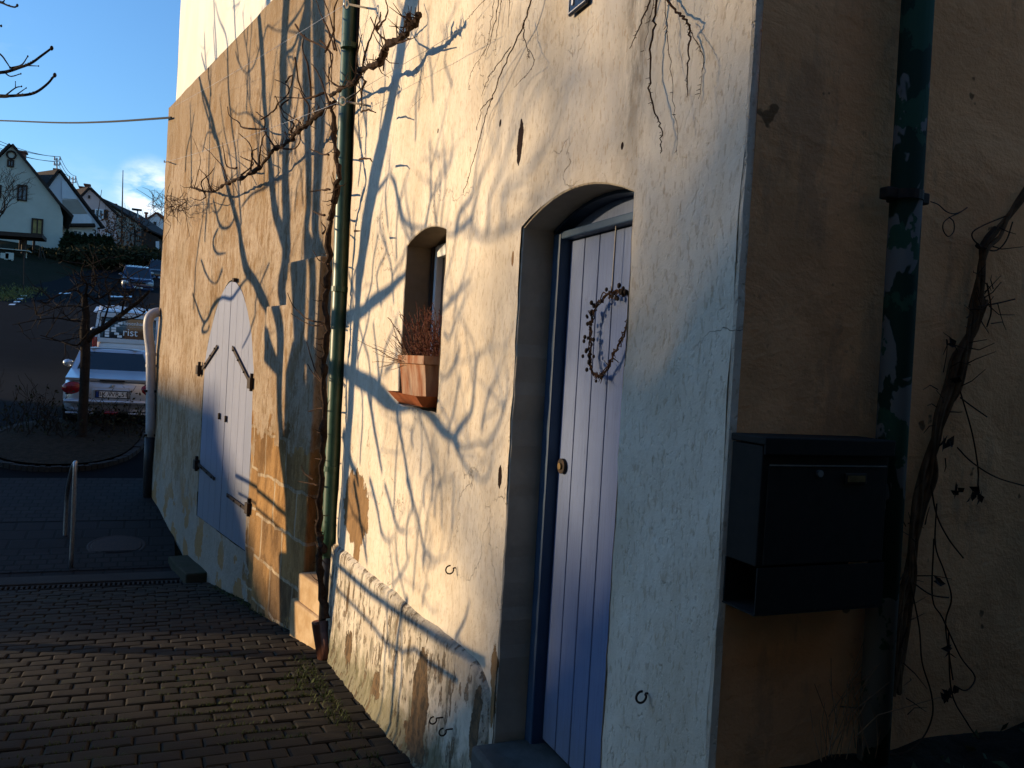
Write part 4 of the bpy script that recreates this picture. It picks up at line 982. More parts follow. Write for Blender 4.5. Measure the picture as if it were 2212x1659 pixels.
# ------------------------------------------------------------------ hanging climber stems from above
def hang(name, label, strands, mat, off=.035):
    t = thing(name, label, 'climber', tuple(onW(*strands[0][0], off)))
    for pts, r in [(s[:-1], s[-1]) if isinstance(s[-1], (int, float)) else (s, .003) for s in strands]:
        mb = MB(); pp = smooth_path([onW(*p, off + r2.uniform(-.012, .012)) for p in pts], 5); mb.tube([q + Vector((r2.gauss(0, .002), r2.gauss(0, .003), 0)) for q in pp], rad_path([r * .7, r * .5, r * .28], len(pp)), 5)
        for k in range(int(len(pp) * .6)):
            q = pp[r2.randrange(len(pp))]; d = Vector((r2.gauss(-.3, .4), r2.gauss(0, .8), r2.gauss(-.5, .5))).normalized() * r2.uniform(.006, .016); mb.tube([q, q + d], [.0011, .0006], 4, False)
        mb.build('stem', mat, t, recalc=False)
hang('hanging_climber', 'thin bare climber stems hanging down the sunlit plaster above the niche', [
    [Z5(1260, -30), Z5(1215, 120), Z5(1165, 240), Z5(1100, 370), Z5(1040, 520), Z5(1010, 600), Z5(975, 720), Z5(930, 880), Z5(880, 1050), Z5(845, 1145), .0045],
    [Z5(1210, 120), Z5(1210, 220), Z5(1235, 300), Z5(1240, 345), .0035], [Z5(1235, 290), Z5(1270, 370), Z5(1215, 450), Z5(1150, 520), .002],
    [Z5(1130, 280), Z5(1040, 400), Z5(985, 490), Z5(960, 570), .003], [Z5(1020, 580), Z5(960, 640), Z5(945, 700), Z5(925, 770), .003],
    [Z5(1060, -20), Z5(1040, 120), Z5(1000, 260), Z5(975, 350), .003], [Z5(1030, -20), Z5(1015, 130), Z5(985, 290), Z5(920, 380), Z5(885, 470), Z5(885, 530), .002],
    [Z5(1080, -20), Z5(1060, 100), Z5(1045, 230), Z5(1040, 330), .002], [Z5(1120, -20), Z5(1118, 160), .002], [Z5(980, 0), Z5(900, 80), Z5(850, 140), .002], [Z5(570, 400), Z5(600, 470), Z5(610, 560), Z5(540, 640), Z5(530, 700), .0012]], MT['twig'])
def zB(x, y): return (1123.2 + x * .3645, y * .3645)
hang('hanging_climber', 'dark bare climber stems hanging above the blue door beside the grey streak', [
    [zB(790, -40), zB(740, 80), zB(700, 180), zB(650, 290), .004], [zB(815, -40), zB(795, 120), zB(780, 260), zB(770, 400), zB(775, 550), zB(800, 670), zB(825, 730), zB(838, 820), zB(832, 910), .005],
    [zB(800, -20), zB(760, 160), zB(735, 300), .0016], [zB(850, -20), zB(870, 150), zB(885, 320), zB(905, 550), zB(930, 760), zB(930, 920), .0018],
    [zB(860, -20), zB(930, 70), zB(985, 120), zB(1008, 200), zB(1002, 300), zB(995, 430), zB(990, 570), .0055], [zB(990, 130), zB(1040, 240), zB(1085, 330), zB(1075, 450), zB(1062, 580), .002]], MT['twig'])

# ------------------------------------------------------------------ dry vine bundle on the ochre wall
def zC(x, y): return (1693.4 + x * .4168, y * .4168)
def zD(x, y): return (1693.4 + x * .6353, 604.8 + y * .6353)
rv = thing('dry_climber', 'tangled dry climber bundle rising over the ochre wall beside the flaking pipe', 'climber', tuple(onR(*zD(400, 1500), .05)))
mb = MB()
mainp = [zC(1300, 900), zC(1240, 1000), zC(1180, 1110), zC(1110, 1230), zC(1045, 1300), zC(1020, 1450), zC(1000, 1600)] + [zD(*p) for p in ((665, 60), (640, 160), (600, 260), (575, 360), (540, 450), (510, 560), (490, 660), (460, 760), (440, 880), (425, 1000), (410, 1120), (400, 1260), (390, 1400))]
for k in range(8):
    ph = r2.uniform(0, 6); amp = r2.uniform(.006, .032)
    st_ = r2.choice((0, 0, 0, 3, 5)); pts = [onR(*p, .03 + .012 * math.sin(i * 1.1 + ph)) + Vector((amp * math.sin(i * .9 + ph) + r2.gauss(0, .004), 0, r2.gauss(0, .006))) for i, p in enumerate(mainp[st_:])]
    mb.tube(smooth_path(pts, 5), rad_path([r2.uniform(.0035, .006), r2.uniform(.004, .009), r2.uniform(.003, .006)], (len(pts) - 1) * 5 + 1), 6, False)
mb.build('main_stems', MT['stem'], rv, recalc=False)
mb = MB()
sd_pts = [[(600, 380), (640, 520), (660, 640), (660, 700)], [(590, 570), (640, 620), (720, 670), (816, 700)], [(500, 700), (520, 800), (560, 880), (610, 945)], [(520, 760), (515, 900), (545, 990), (570, 1080), (550, 1160), (560, 1260), (575, 1360)], [(510, 880), (505, 1080), (540, 1150), (600, 1280), (650, 1350), (620, 1395), (580, 1380)], [(430, 1030), (460, 1180), (470, 1300), (500, 1400), (505, 1480), (470, 1560), (400, 1610), (280, 1610)], [(560, 1200), (570, 1400), (620, 1500), (660, 1560)], [(660, 90), (720, 80), (785, 65)], [(690, 10), (705, 100), (690, 160)], [(420, 980), (380, 1040), (345, 1080)], [(420, 1180), (350, 1380), (290, 1450), (190, 1450)], [(440, 1030), (500, 1070), (560, 1080)], [(280, 1480), (260, 1580), (310, 1650)], [(600, 400), (640, 430), (690, 465)]]
for s_ in sd_pts: mb.tube(smooth_path([onR(*zD(*p), .03 + r2.uniform(0, .03)) for p in s_], 5), .0022, 5, False)
mb.tube(smooth_path([onR(*zC(*p), .04) for p in ((1150, 1120), (1030, 1170), (975, 1210), (1000, 1260), (1090, 1300), (1150, 1250), (1185, 1150))], 5), .002, 5, False)
mb.tube(smooth_path([onR(*zC(*p), .04) for p in ((1095, 1180), (1050, 1230), (1020, 1280), (1000, 1270))], 4), .006, 6)
for i in range(55):
    p = mainp[r2.randrange(4, len(mainp))]; p = onR(p[0] + r2.gauss(0, 16), p[1] + r2.gauss(0, 30), r2.uniform(.02, .06)); d = Vector((r2.gauss(0, .8), r2.gauss(-.2, .3), r2.gauss(-.2, .9))).normalized() * r2.uniform(.03, .09)
    mb.tube([p, p + d * .5 + Vector((r2.gauss(0, .01), 0, r2.gauss(0, .01))), p + d], [.0018, .0014, .0008], 4, False)
mb.build('side_twigs', MT['twig'], rv, recalc=False)
mb = MB()
def dleaf(p, s):
    u = Vector((r2.gauss(0, 1), r2.gauss(0, .4), r2.gauss(0, 1))).normalized(); w = u.cross(Vector((0, 1, .3))).normalized()
    mb.add([p - u * s, p - w * s * .5 + Vector((0, -.008, 0)), p + u * s, p + w * s * .5], [(0, 1, 2), (0, 2, 3)])
for (x, y) in ((565, 215), (640, 735), (665, 740), (655, 720), (575, 720), (590, 712), (550, 1250), (560, 1265), (560, 1400), (545, 1420), (580, 1390), (580, 330), (525, 1030), (540, 560), (560, 550)):
    for k in range(2): dleaf(onR(*zD(x + r2.gauss(0, 6), y + r2.gauss(0, 6)), .05), r2.uniform(.012, .025))
mb.build('dead_leaves', MT['leafdead'], rv, recalc=False)

# soil bank at the foot of the ochre wall, with dead grass, ivy leaves
mb = MB(); rows = []
for i in range(26):
    y = lerp(.55, RY + .05, i / 25); r = []
    for k in range(40):
        x = lerp(AX - .02, 4.5, k / 39); h = lerp(-.12, .50, max(0, min(1, (y - .7) / .85))) + .12 * max(0, (x - 1.9)) * (y > .9) * .6
        edge = min(1, (x - AX + .02) / .25 + .15)
        r.append(Vector((x, y, lerp(-.12, h, edge) + .04 * noise.noise(Vector((x * 5, y * 5, 0))))))
    rows.append(r)
mb.grid(rows); struct(mb.build('soil_bank', MT['soil'], smooth=True))
mb = MB()
for i in range(900):
    x = AX + .06 + abs(r2.gauss(0, .5)); y = r2.uniform(1.25, RY - .01); z = .42 + .10 * (x - 1.4) + r2.uniform(-.04, .03); p = Vector((x, y, z)); u = Vector((r2.gauss(0, 1), r2.gauss(0, 1), r2.gauss(.5, .6))).normalized() * r2.uniform(.012, .03); w = u.cross(Vector((r2.gauss(0, 1), r2.gauss(0, 1), 1))).normalized() * u.length * .5
    mb.add([p - u, p + w, p + u, p - w], [(0, 1, 2, 3)])
struct(mb.build('ground_cover', pmat('ivy_leaf', (.055, .08, .03), (.09, .075, .035), 9, .7), recalc=False), 'stuff', 'low dark leafy ground cover at the foot of the ochre wall', 'ground cover')
dg_ = thing('dry_grass_clump', 'dry straw coloured grass stalks leaning on the ochre wall below the mailbox', 'grass clump', tuple(onR(*zD(180, 1600), .1)))
mb = MB()
for i in range(24):
    p = onR(*zD(r2.uniform(120, 330), r2.uniform(1480, 1640)), r2.uniform(.03, .2)); d = Vector((r2.gauss(.15, .35), r2.gauss(.1, .2), 1)).normalized(); L = r2.uniform(.1, .26); mb.tube([p, p + d * L * .5, p + d * L + Vector((r2.gauss(0, .05), -.01, -.02))], [.0016, .0014, .0008], 4, False)
mb.build('stalks', MT['stem'], dg_, recalc=False)

# ------------------------------------------------------------------ weeds and moss along the wall foot and in the joints
mb = MB()
def blade(p, L, w):
    a = r2.uniform(0, 2 * PI); d = Vector((math.cos(a) * .5, math.sin(a) * .5, 1)).normalized(); s = Vector((-math.sin(a), math.cos(a), 0)) * w
    mb.add([p - s, p + s, p + d * L * .6 + s * .7, p + d * L + Vector((math.cos(a), math.sin(a), -.3)) * L * .4, p + d * L * .6 - s * .7], [(0, 1, 2, 4), (4, 2, 3)])
for i in range(1100):
    y = r2.choice((r2.uniform(3.3, 6.4), r2.uniform(4.6, 6.3))); c_ = .5 + .5 * noise.noise(Vector((y * 3.1, 2, 0)))
    if r2.random() > c_: continue
    x = 1.10 - abs(r2.gauss(0, .075)); p = Vector((x, y, g(y) - .01)); blade(p, r2.uniform(.015, .055), r2.uniform(.002, .004))
for i in range(60):
    cxy = r2.choice(((.98, 5.62), (1.02, 5.75), (.95, 5.45))); p = Vector((cxy[0] + r2.gauss(0, .06), cxy[1] + r2.gauss(0, .08), g(cxy[1]))); blade(p, r2.uniform(.02, .07), r2.uniform(.002, .005))
for i in range(6500):
    x = 1.0 - abs(r2.gauss(0, .9)); row = r2.randrange(40, 64); y = -3 + row * .15 + r2.gauss(0, .004)
    if noise.noise(Vector((x * 1.6, y * 1.6, 8))) < -.02: continue
    blade(Vector((x, y, g(y) - .012)), r2.uniform(.008, .032), r2.uniform(.0015, .004))
struct(mb.build('weeds', MT['weed'], recalc=False), 'stuff', 'grass and weeds in the paver joints and along the wall foot', 'weeds')
mb = MB()
for i in range(420):
    s = r2.uniform(vs_(onV(470, 1200)), vs_(onV(660, 1330))); o = .02 + abs(r2.gauss(0, .04)); p = vpt(s, 0, o); p.z = g(p.y); blade(p, r2.uniform(.015, .05), r2.uniform(.002, .005))
struct(mb.build('barn_weeds', MT['weed'], recalc=False), 'stuff', 'sparse grass along the foot of the sandstone barn', 'weeds')

# ------------------------------------------------------------------ trees: growth helpers
def grow(mb, p, d, L, r, lev, rr, up=.15, spread=.7, n=5, kids_=(2, 4), minr=.002, seg=4):
    pts = [p]; dd = d.copy()
    for i in range(seg):
        dd = (dd + Vector((rr.gauss(0, .16), rr.gauss(0, .16), rr.gauss(0, .12) + up * .3))).normalized(); pts.append(pts[-1] + dd * L / seg)
    mb.tube(pts, [max(minr, r * (1 - .5 * i / seg)) for i in range(seg + 1)], max(3, n), False)
    if lev <= 0: return
    for k in range(rr.randint(*kids_)):
        t = rr.uniform(.35, 1) if k else 1.0; i = min(int(t * seg), seg - 1); q = pts[i].lerp(pts[i + 1], t * seg - i)
        v = Vector((rr.gauss(0, 1), rr.gauss(0, 1), rr.gauss(0, .7))); v = (v - dd * v.dot(dd)).normalized()
        grow(mb, q, (dd + v * spread * rr.uniform(.6, 1.3)).normalized(), L * rr.uniform(.55, .8), r * rr.uniform(.45, .65), lev - 1, rr, up, spread, max(3, n - 1), kids_, minr, seg)

# the multi-stemmed tree left of the picture whose shadow falls on the walls; a few of its twigs reach into the sky
def lift(p, pl, t): return pl(*p) + S * t
def sh_rad(p, tangent, w, pl):
    nrm = Vector((-tangent.y, tangent.x)); 
    if nrm.length < 1e-6: return .01
    nrm.normalize(); a = pl(p[0] + nrm.x * w / 2, p[1] + nrm.y * w / 2); c = pl(p[0] - nrm.x * w / 2, p[1] - nrm.y * w / 2); v = a - c; v = v - S * v.dot(S); return v.length / 2
yt = thing('bare_tree', 'bare many stemmed tree beside the yard, twig tips reaching into the sky at upper left', 'tree', tuple(lift((655, 1330), onV, 5.2)))
r3 = random.Random(31)
trunk_mb, twig_mb = MB(), MB()
shadow_pts = []
def stem(mb, pts, ws, pl, t0, t1, wf=.84, k=5, n=8, tw=0):
    P2 = [Vector(p) for p in pts]; out_, rad = [], []
    for i, p in enumerate(P2):
        tg = P2[min(i + 1, len(P2) - 1)] - P2[max(0, i - 1)]; w = rad_path(ws, len(P2))[i] if len(ws) != len(P2) else ws[i]
        t = lerp(t0, t1, i / max(1, len(P2) - 1)); out_.append(lift(p, pl, t)); rad.append(max(.0025, sh_rad(p, tg, w, pl) * wf * (.85 if w < 12 else 1)))
    pp = smooth_path(out_, k); rr = rad_path(rad, len(pp)); mb.tube(pp, rr, n)
    for j in range(tw):
        q = pp[r3.randrange(1, len(pp))]; d = Vector((r3.gauss(0, .5), r3.gauss(0, 1), r3.gauss(.5, .8))).normalized(); grow(twig_mb, q, d, r3.uniform(.15, .4), .006, 1, r3, .1, .6, 4, (1, 2), .0018, 3)
    return pp
c4 = lambda L: [Z4(*p) for p in L]; c3 = lambda L: [Z3(*p) for p in L]; c5 = lambda L: [Z5(*p) for p in L]; c6 = lambda L: [Z6(*p) for p in L]; c7 = lambda L: [Z7(*p) for p in L]
T = 5.0
onVflat = onV
def onVs(x, y, off=0): return onVflat(x, y, off + (.085 if (x > 640 and y > 568) or (x > 588 and y > 663) else 0))
# trunks on the barn
stem(trunk_mb, c4([(790, 2050), (795, 1900), (800, 1659), (805, 1300), (812, 900), (805, 500), (800, 60)]) + c3([(1000, 1500), (1010, 1300), (1000, 900), (1005, 500), (1010, 0), (1015, -300)]), [.4 * x for x in (150, 130, 118, 112, 90, 70, 50)] + [.333 * x for x in (45, 50, 60, 66, 58, 50)], onVs, T + .2, T - .2)
stem(trunk_mb, c4([(790, 1659), (745, 1300), (700, 950), (690, 700), (690, 400), (705, 200), (725, 30)]) + c3([(868, 1400), (865, 1200), (860, 800), (860, 400), (866, 0), (870, -300)]), [.4 * x for x in (60, 50, 46, 50, 52, 50, 52)] + [.333 * x for x in (58, 55, 58, 54, 50, 44)], onVs, T, T - .6)
stem(trunk_mb, c4([(850, 1300), (860, 900), (868, 500), (878, 60)]) + c3([(1060, 1500), (1075, 1000), (1088, 600), (1082, 0), (1080, -300)]), [.4 * x for x in (60, 58, 54, 48)] + [.333 * x for x in (62, 84, 95, 100, 90)], onVs, T + .1, T + .4)
stem(trunk_mb, c3([(866, 1640), (845, 1530), (795, 1320), (762, 1010), (738, 720), (712, 320), (688, 0), (670, -240)]), [.333 * x for x in (42, 48, 44, 38, 34, 34, 32, 26)], onVs, T - .2, T - 1.2, tw=5)
stem(trunk_mb, c4([(690, 640), (655, 470), (636, 310), (582, 175), (512, 62)]) + c3([(570, 1500), (512, 1305), (462, 1100), (420, 900), (352, 655), (305, 485), (270, 330)]), [.4 * x for x in (30, 32, 34, 33, 34)] + [.333 * x for x in (33, 28, 22, 20, 15, 9, 5)], onVs, T, T - 1.4, tw=10)
stem(twig_mb, c3([(580, 1460), (556, 1200), (545, 1000), (520, 800), (495, 500), (485, 250), (475, -60)]), [.333 * x for x in (14, 11, 10, 9, 9, 8, 7)], onVs, T - .4, T - 1.5, 1.0, tw=8)
for (L, w) in (([(735, 860), (690, 790), (620, 732), (560, 742), (510, 700)], (20, 16, 14, 10, 8)), ([(700, 300), (655, 430), (605, 470), (560, 400), (540, 330)], (9, 9, 9, 8, 5)), ([(855, 210), (790, 190), (750, 170), (720, 260)], (16, 14, 10, 8)), ([(870, 200), (930, 110), (980, 30), (1010, -60)], (18, 15, 10, 8)), ([(880, 200), (950, 220), (975, 290)], (18, 16, 12)), ([(410, 900), (345, 700), (300, 420), (290, 200)], (10, 8, 6, 4)), ([(380, 620), (360, 400), (345, 160)], (7, 6, 4)), ([(560, 380), (545, 240), (530, 60)], (6, 5, 4)), ([(470, 40), (510, 10)], (7, 5)), ([(1000, 620), (900, 400), (850, 210)], (6, 8, 10)), ([(580, 1340), (640, 1260), (770, 1200), (900, 1130)], (8, 14, 14, 10)), ([(430, 1480), (400, 1560), (420, 1640), (480, 1640)], (10, 12, 14, 12)), ([(400, 1290), (440, 1460), (500, 1470), (540, 1400)], (8, 14, 14, 10)), ([(330, 980), (360, 860), (420, 880)], (7, 7, 6)), ([(480, 1260), (420, 1380), (380, 1340), (330, 1370)], (8, 9, 9, 7))): stem(twig_mb, c3(L), [.333 * x for x in w], onVs, T - .6, T - 1.0, 1.0, 4, 6, 2)
for (L, w) in (([(630, 300), (590, 250), (530, 125), (470, 182), (430, 232), (382, 226), (340, 262), (292, 360), (262, 312), (222, 205)], (16, 16, 12, 12, 19, 18, 14, 12, 10, 7)), ([(382, 70), (342, 150), (292, 92), (265, 20)], (10, 10, 9, 7)), ([(292, 360), (272, 410), (300, 412), (310, 380)], (8, 9, 8, 6)), ([(560, 330), (570, 220), (640, 40)], (6, 8, 8)), ([(560, 330), (530, 420), (490, 500)], (8, 7, 6))): stem(twig_mb, c4(L), [.4 * x for x in w], onVs, T - .3, T - 1.1, 1.0, 4, 6, 1)
# stems and boughs on the white wall
stem(trunk_mb, c5([(222, 1760), (225, 1659), (250, 1500), (288, 1250), (330, 1000), (382, 780), (430, 550), (470, 350), (500, 150), (545, 0), (600, -200)]), [.3645 * x for x in (46, 50, 58, 68, 68, 64, 60, 62, 68, 90, 100)], onW, T + .3, T - .3)
stem(trunk_mb, c6([(150, 640), (205, 590), (280, 565), (350, 502), (430, 440), (490, 382), (540, 332), (600, 290)]), [.333 * x for x in (52, 50, 46, 44, 38, 34, 28, 20)], onW, T, T - .6, tw=4)
stem(twig_mb, c5([(335, 1130), (372, 1080), (405, 1040), (440, 1082), (468, 1180), (495, 1290), (540, 1340), (620, 1352), (700, 1370), (770, 1390), (832, 1350), (900, 1290)]), [.3645 * x for x in (15, 16, 18, 22, 22, 21, 27, 26, 26, 30, 30, 30)], onW, T - .2, T + .6, tw=6)
stem(twig_mb, c5([(800, 1390), (820, 1270), (852, 1218), (900, 1140), (930, 950), (960, 770)]), [.3645 * x for x in (26, 22, 22, 19, 10, 6)], onW, T + .4, T + .8, tw=4)
stem(twig_mb, c5([(618, 1350), (640, 1230), (655, 1150), (655, 950), (650, 830)]), [.3645 * x for x in (15, 14, 12, 8, 5)], onW, T, T + .3, tw=3)
stem(twig_mb, c5([(655, 1172), (700, 1100), (770, 980), (790, 900)]), [.3645 * x for x in (10, 9, 7, 5)], onW, T, T + .3, tw=2)
stem(twig_mb, c5([(660, 1000), (690, 900), (720, 760)]), [.3645 * x for x in (9, 8, 5)], onW, T, T + .3, tw=2)
stem(trunk_mb, c5([(840, 1372), (900, 1385), (1000, 1402), (1100, 1362), (1200, 1300), (1300, 1150)]), [.3645 * x for x in (30, 34, 38, 34, 26, 18)], onW, T + 3.5, T + 4.5, tw=6)
stem(twig_mb, c5([(1000, 1400), (1010, 1160), (1090, 1000), (1130, 850), (1180, 600), (1215, 460)]), [.3645 * x for x in (18, 17, 16, 14, 14, 10)], onW, T + 3, T + 4, tw=3)
stem(twig_mb, c5([(1090, 1360), (1110, 1150), (1200, 1050), (1300, 920), (1400, 700), (1460, 480)]), [.3645 * x for x in (26, 24, 24, 22, 20, 16)], onW, T + 4, T + 6, tw=3)
stem(twig_mb, c5([(890, 1300), (940, 1090), (1000, 960), (1060, 840)]), [.3645 * x for x in (20, 16, 12, 8)], onW, T + 1.5, T + 2, tw=3)
stem(trunk_mb, c6([(100, 930), (180, 962), (260, 1010), (350, 1060), (430, 1140), (510, 1190), (590, 1190), (660, 1202), (740, 1262), (800, 1340), (870, 1392), (930, 1440), (1030, 1412), (1062, 1432), (1120, 1382), (1180, 1270), (1215, 1150), (1222, 970)]), [.333 * x for x in (66, 68, 72, 72, 68, 60, 54, 50, 48, 48, 44, 34, 30, 30, 28, 20, 14, 9)], onW, T - .2, T + .2, tw=7)
for (L, w) in (([(870, 1392), (930, 1290), (980, 1220), (1000, 1080), (1015, 900), (1036, 815)], (36, 32, 24, 17, 12, 8)), ([(1012, 920), (1004, 850), (998, 785)], (10, 9, 6)), ([(875, 1410), (910, 1500), (960, 1590), (1030, 1652), (1080, 1642), (1110, 1550), (1132, 1485)], (34, 22, 18, 18, 17, 12, 8)), ([(1045, 1330), (1070, 1200), (1100, 1080), (1140, 1020), (1176, 895)], (18, 15, 14, 13, 9)), ([(770, 970), (800, 1002), (850, 950), (890, 870), (906, 775)], (16, 18, 18, 16, 12)), ([(838, 1325), (870, 1200), (900, 1050), (916, 985)], (12, 14, 15, 10)), ([(490, 1195), (512, 1300), (530, 1420), (552, 1560), (572, 1670)], (16, 16, 16, 14, 12)), ([(310, 1080), (340, 1250), (370, 1420), (402, 1610)], (16, 17, 16, 14)), ([(150, 1350), (200, 1540), (232, 1610), (250, 1700)], (30, 24, 18, 12)), ([(600, 1450), (585, 1380), (600, 1330)], (10, 10, 8)), ([(800, 700), (830, 740), (862, 670), (872, 620)], (16, 18, 15, 10)), ([(790, 560), (840, 500), (930, 400), (975, 350)], (18, 22, 16, 10)), ([(300, 520), (335, 400), (345, 250), (380, 60)], (9, 9, 8, 7)), ([(240, 880), (300, 700), (330, 560)], (10, 9, 8)), ([(420, 960), (470, 900), (510, 800)], (12, 10, 8)), ([(430, 1180), (380, 1000), (370, 850), (350, 640)], (12, 12, 10, 8))): stem(twig_mb, c6(L), [.333 * x for x in w], onW, T - .1, T + .3, 1.0, 4, 6, 2)
for (L, w) in (([(540, -10), (580, 120), (620, 280), (645, 390), (680, 442), (722, 462), (772, 435)], (13, 13, 13, 15, 16, 15, 10)), ([(330, -10), (370, 150), (400, 300), (440, 352), (475, 325)], (14, 13, 12, 13, 9)), ([(415, 20), (468, 200), (500, 282), (545, 302), (580, 290)], (12, 12, 12, 12, 9)), ([(640, 440), (680, 500), (720, 480)], (10, 9, 7)), ([(240, 0), (280, 250), (320, 480)], (16, 14, 10)), ([(470, 600), (540, 500), (570, 420)], (10, 9, 7)), ([(640, 720), (650, 640), (680, 600)], (10, 8, 6)), ([(820, 900), (880, 800), (910, 700)], (14, 12, 8))): stem(twig_mb, c7(L), [.375 * x for x in w], onW, T, T + .4, 1.0, 4, 6, 2)
# faint fine twigs everywhere on the white wall's light
for i in range(48):
    x, y = r3.uniform(765, 985), r3.uniform(-80, 1150); h = r3.uniform(90, 300); k = r3.uniform(-40, 40)
    stem(twig_mb, [(x, y + h), (x + k * .2 + r3.gauss(0, 6), y + h * .6), (x + k * .7 + r3.gauss(0, 6), y + h * .3), (x + k, y)], [3.2, 3, 2.5, 1.6], onW, T - .5, T + 1, 1.0, 3, 5, 1)
for i in range(34):
    x, y = r3.uniform(390, 700), r3.uniform(-60, 480); h = r3.uniform(90, 260); k = r3.uniform(-30, 30)
    stem(twig_mb, [(x, y + h), (x + k * .2, y + h * .6), (x + k * .7, y + h * .3), (x + k, y)], [2.6, 2.4, 2, 1.4], onV, T - 1, T + .5, 1.0, 3, 5, 1)
# twigs in the sky corner
def z1(x, y): return (x * .3333, y * .3333)
for (L, r_) in (([(-420, 520), (-200, 480), (0, 470), (60, 460), (120, 440), (200, 410), (270, 360), (335, 312)], .017), ([(-120, 260), (0, 350), (40, 400), (65, 438)], .009), ([(70, 440), (140, 420), (180, 365)], .008), ([(180, 425), (250, 428)], .006), ([(30, 470), (70, 495), (135, 478)], .007),
              ([(-420, 560), (-200, 600), (0, 620), (100, 620), (215, 605), (300, 550), (355, 487)], .017), ([(40, 615), (100, 570), (140, 560)], .007), ([(100, 570), (100, 530)], .005), ([(105, 615), (170, 570)], .006), ([(-30, 630), (40, 632), (90, 622)], .006), ([(-300, -60), (-120, -10), (0, 15), (50, 35), (95, 46), (112, 35)], .012), ([(-40, 0), (20, 12), (30, -20)], .008), ([(-30, 160), (8, 168)], .01)):
    pp = smooth_path([atD(*z1(*p), 8.0 - .0006 * p[0]) for p in L], 5); twig_mb.tube(pp, rad_path([r_ * 1.0, r_ * .8, r_ * .55], len(pp)), 6); twig_mb.ball(pp[-1], r_ * .95, 6, (1, 1, 1.5))
    for k in range(len(L)): 
        q = pp[r3.randrange(len(pp))]; twig_mb.ball(q + Vector((0, 0, r_ * .5)), r_ * .6, 5)
base_ = lift((655, 1330), onV, 5.2); base_.z = g(base_.y) - .1
trunk_mb.tube(smooth_path([base_, base_ + Vector((.05, -.1, .35)), lift(Z4(795, 1659), onV, T + .2)], 4), rad_path([.22, .17, .15], 9), 10)
trunk_mb.tube(smooth_path([base_ + Vector((0, -.2, .0)), base_ + Vector((.05, -.9, .5)), lift(Z5(222, 1760), onW, T + .3)], 4), rad_path([.16, .12, .09], 9), 10)
lb = lift(Z6(100, 930), onW, T - .2); trunk_mb.tube(smooth_path([base_ + Vector((0, -.2, .5)), lb + Vector((-.2, .8, -.1)), lb], 4), rad_path([.13, .11, .1], 9), 8)
p_a, p_b = atD(*z1(-420, 520), 8.25), atD(*z1(-420, 560), 8.25); top_ = lift(Z3(1010, 0), onV, T - .2)
for p_ in (p_a, p_b, atD(*z1(-300, -60), 8.18)): trunk_mb.tube(smooth_path([top_, top_.lerp(p_, .5) + Vector((0, 0, -.15)), p_], 5), rad_path([.04, .028, .016], 11), 7)
trunk_mb.build('trunk', MT['treebark'], yt, smooth=True, recalc=False); twig_mb.build('crown', MT['treebark'], yt, recalc=False)

# railing beside the yard, left of the picture; its shadow crosses the plinth
rail = thing('yard_railing', 'dark iron tube railing along the yard left of the paving', 'railing', tuple(lift(Z7(430, 1330), onW, 4.6)))
def onP(x, y): return onW(x, y, .06)
mb = MB(); TR = 4.6
def rl(L, pl): return [lift(p, pl, TR) for p in L]
top_r = rl(c4([(455, 1195), (640, 1300), (745, 1385)]), onV); a_r = rl(c7([(130, 490), (300, 640), (450, 750), (560, 822), (720, 915), (900, 1010)]), onP)
mb.tube(top_r + a_r, .024, 8); low_r = rl(c4([(470, 1290), (600, 1370), (750, 1490)]), onV)
b_r = rl(c7([(140, 640), (230, 730), (320, 830), (405, 932), (500, 985), (560, 965), (650, 1040), (800, 1130)]), onP); mb.tube(low_r + b_r, .015, 8)
mb.build('rails', MT['iron'], rail, smooth=True)
for L, r_ in (([(482, 655), (472, 800), (462, 1000), (455, 1200), (450, 1330), (445, 1600)], .023), ([(405, 930), (400, 1120), (395, 1300), (390, 1600)], .012), ([(500, 965), (495, 1100), (488, 1250), (480, 1600)], .012)):
    mb = MB(); mb.tube(rl(c7(L), onP), r_, 8); mb.build('post', MT['iron'], rail, smooth=True)

# ------------------------------------------------------------------ far things: houses across the street (left of the picture), behind the camera
def simple_house(name, label, c, w, l, he, hr, rot, wallm, roofm, nwin=3, group=None):
    h = thing(name, label, 'house', c, group); Rm = Matrix.Rotation(rot, 3, 'Z'); c = Vector(c)
    def P(x, y, z): return c + Rm @ Vector((x, y, z))
    mb = MB(); mb.prism([P(-w / 2, -l / 2, -2), P(w / 2, -l / 2, -2), P(w / 2, -l / 2, he), P(0, -l / 2, hr), P(-w / 2, -l / 2, he)], Rm @ Vector((0, l, 0))); mb.build('wall', wallm, h)
    mb = MB(); e = .5; k = (hr - he) / (w / 2)
    for s in (-1, 1):
        a, b2 = (s * (w / 2 + e), he - k * e), (0, hr)
        mb.prism([P(a[0], -l / 2 - e, a[1]), P(b2[0], -l / 2 - e, b2[1] + .02), P(b2[0], -l / 2 - e, b2[1] + .25), P(a[0], -l / 2 - e, a[1] + .22)], Rm @ Vector((0, l + 2 * e, 0)))
    rf = mb.build('roof', roofm, h)
    mb = MB(); mb.box(P(w * .12, l * .2, hr + .3), (.7, .7, 1.8), Rm); mb.build('chimney', MT['redtile'], rf)
    for side in (-1, 1):
        for fl in range(2):
            for i in range(nwin):
                yy = (i + .5) / nwin * l - l / 2; z = 1.5 + fl * 2.7
                if z + .8 > he: continue
                mb = MB(); mb.box(P(side * (w / 2 + .01), yy, z), (.08, 1.15, 1.35), Rm); f = mb.build('window', MT['white'], h)
                mb = MB(); mb.box(P(side * (w / 2 + .03), yy, z), (.08, .98, 1.18), Rm); mb.build('pane', MT['glass'], f)
    return h
def wallpt(y, z, t): return Vector((AX, y, z)) + S * t
Sh = Vector((S.x, S.y, 0)).normalized()
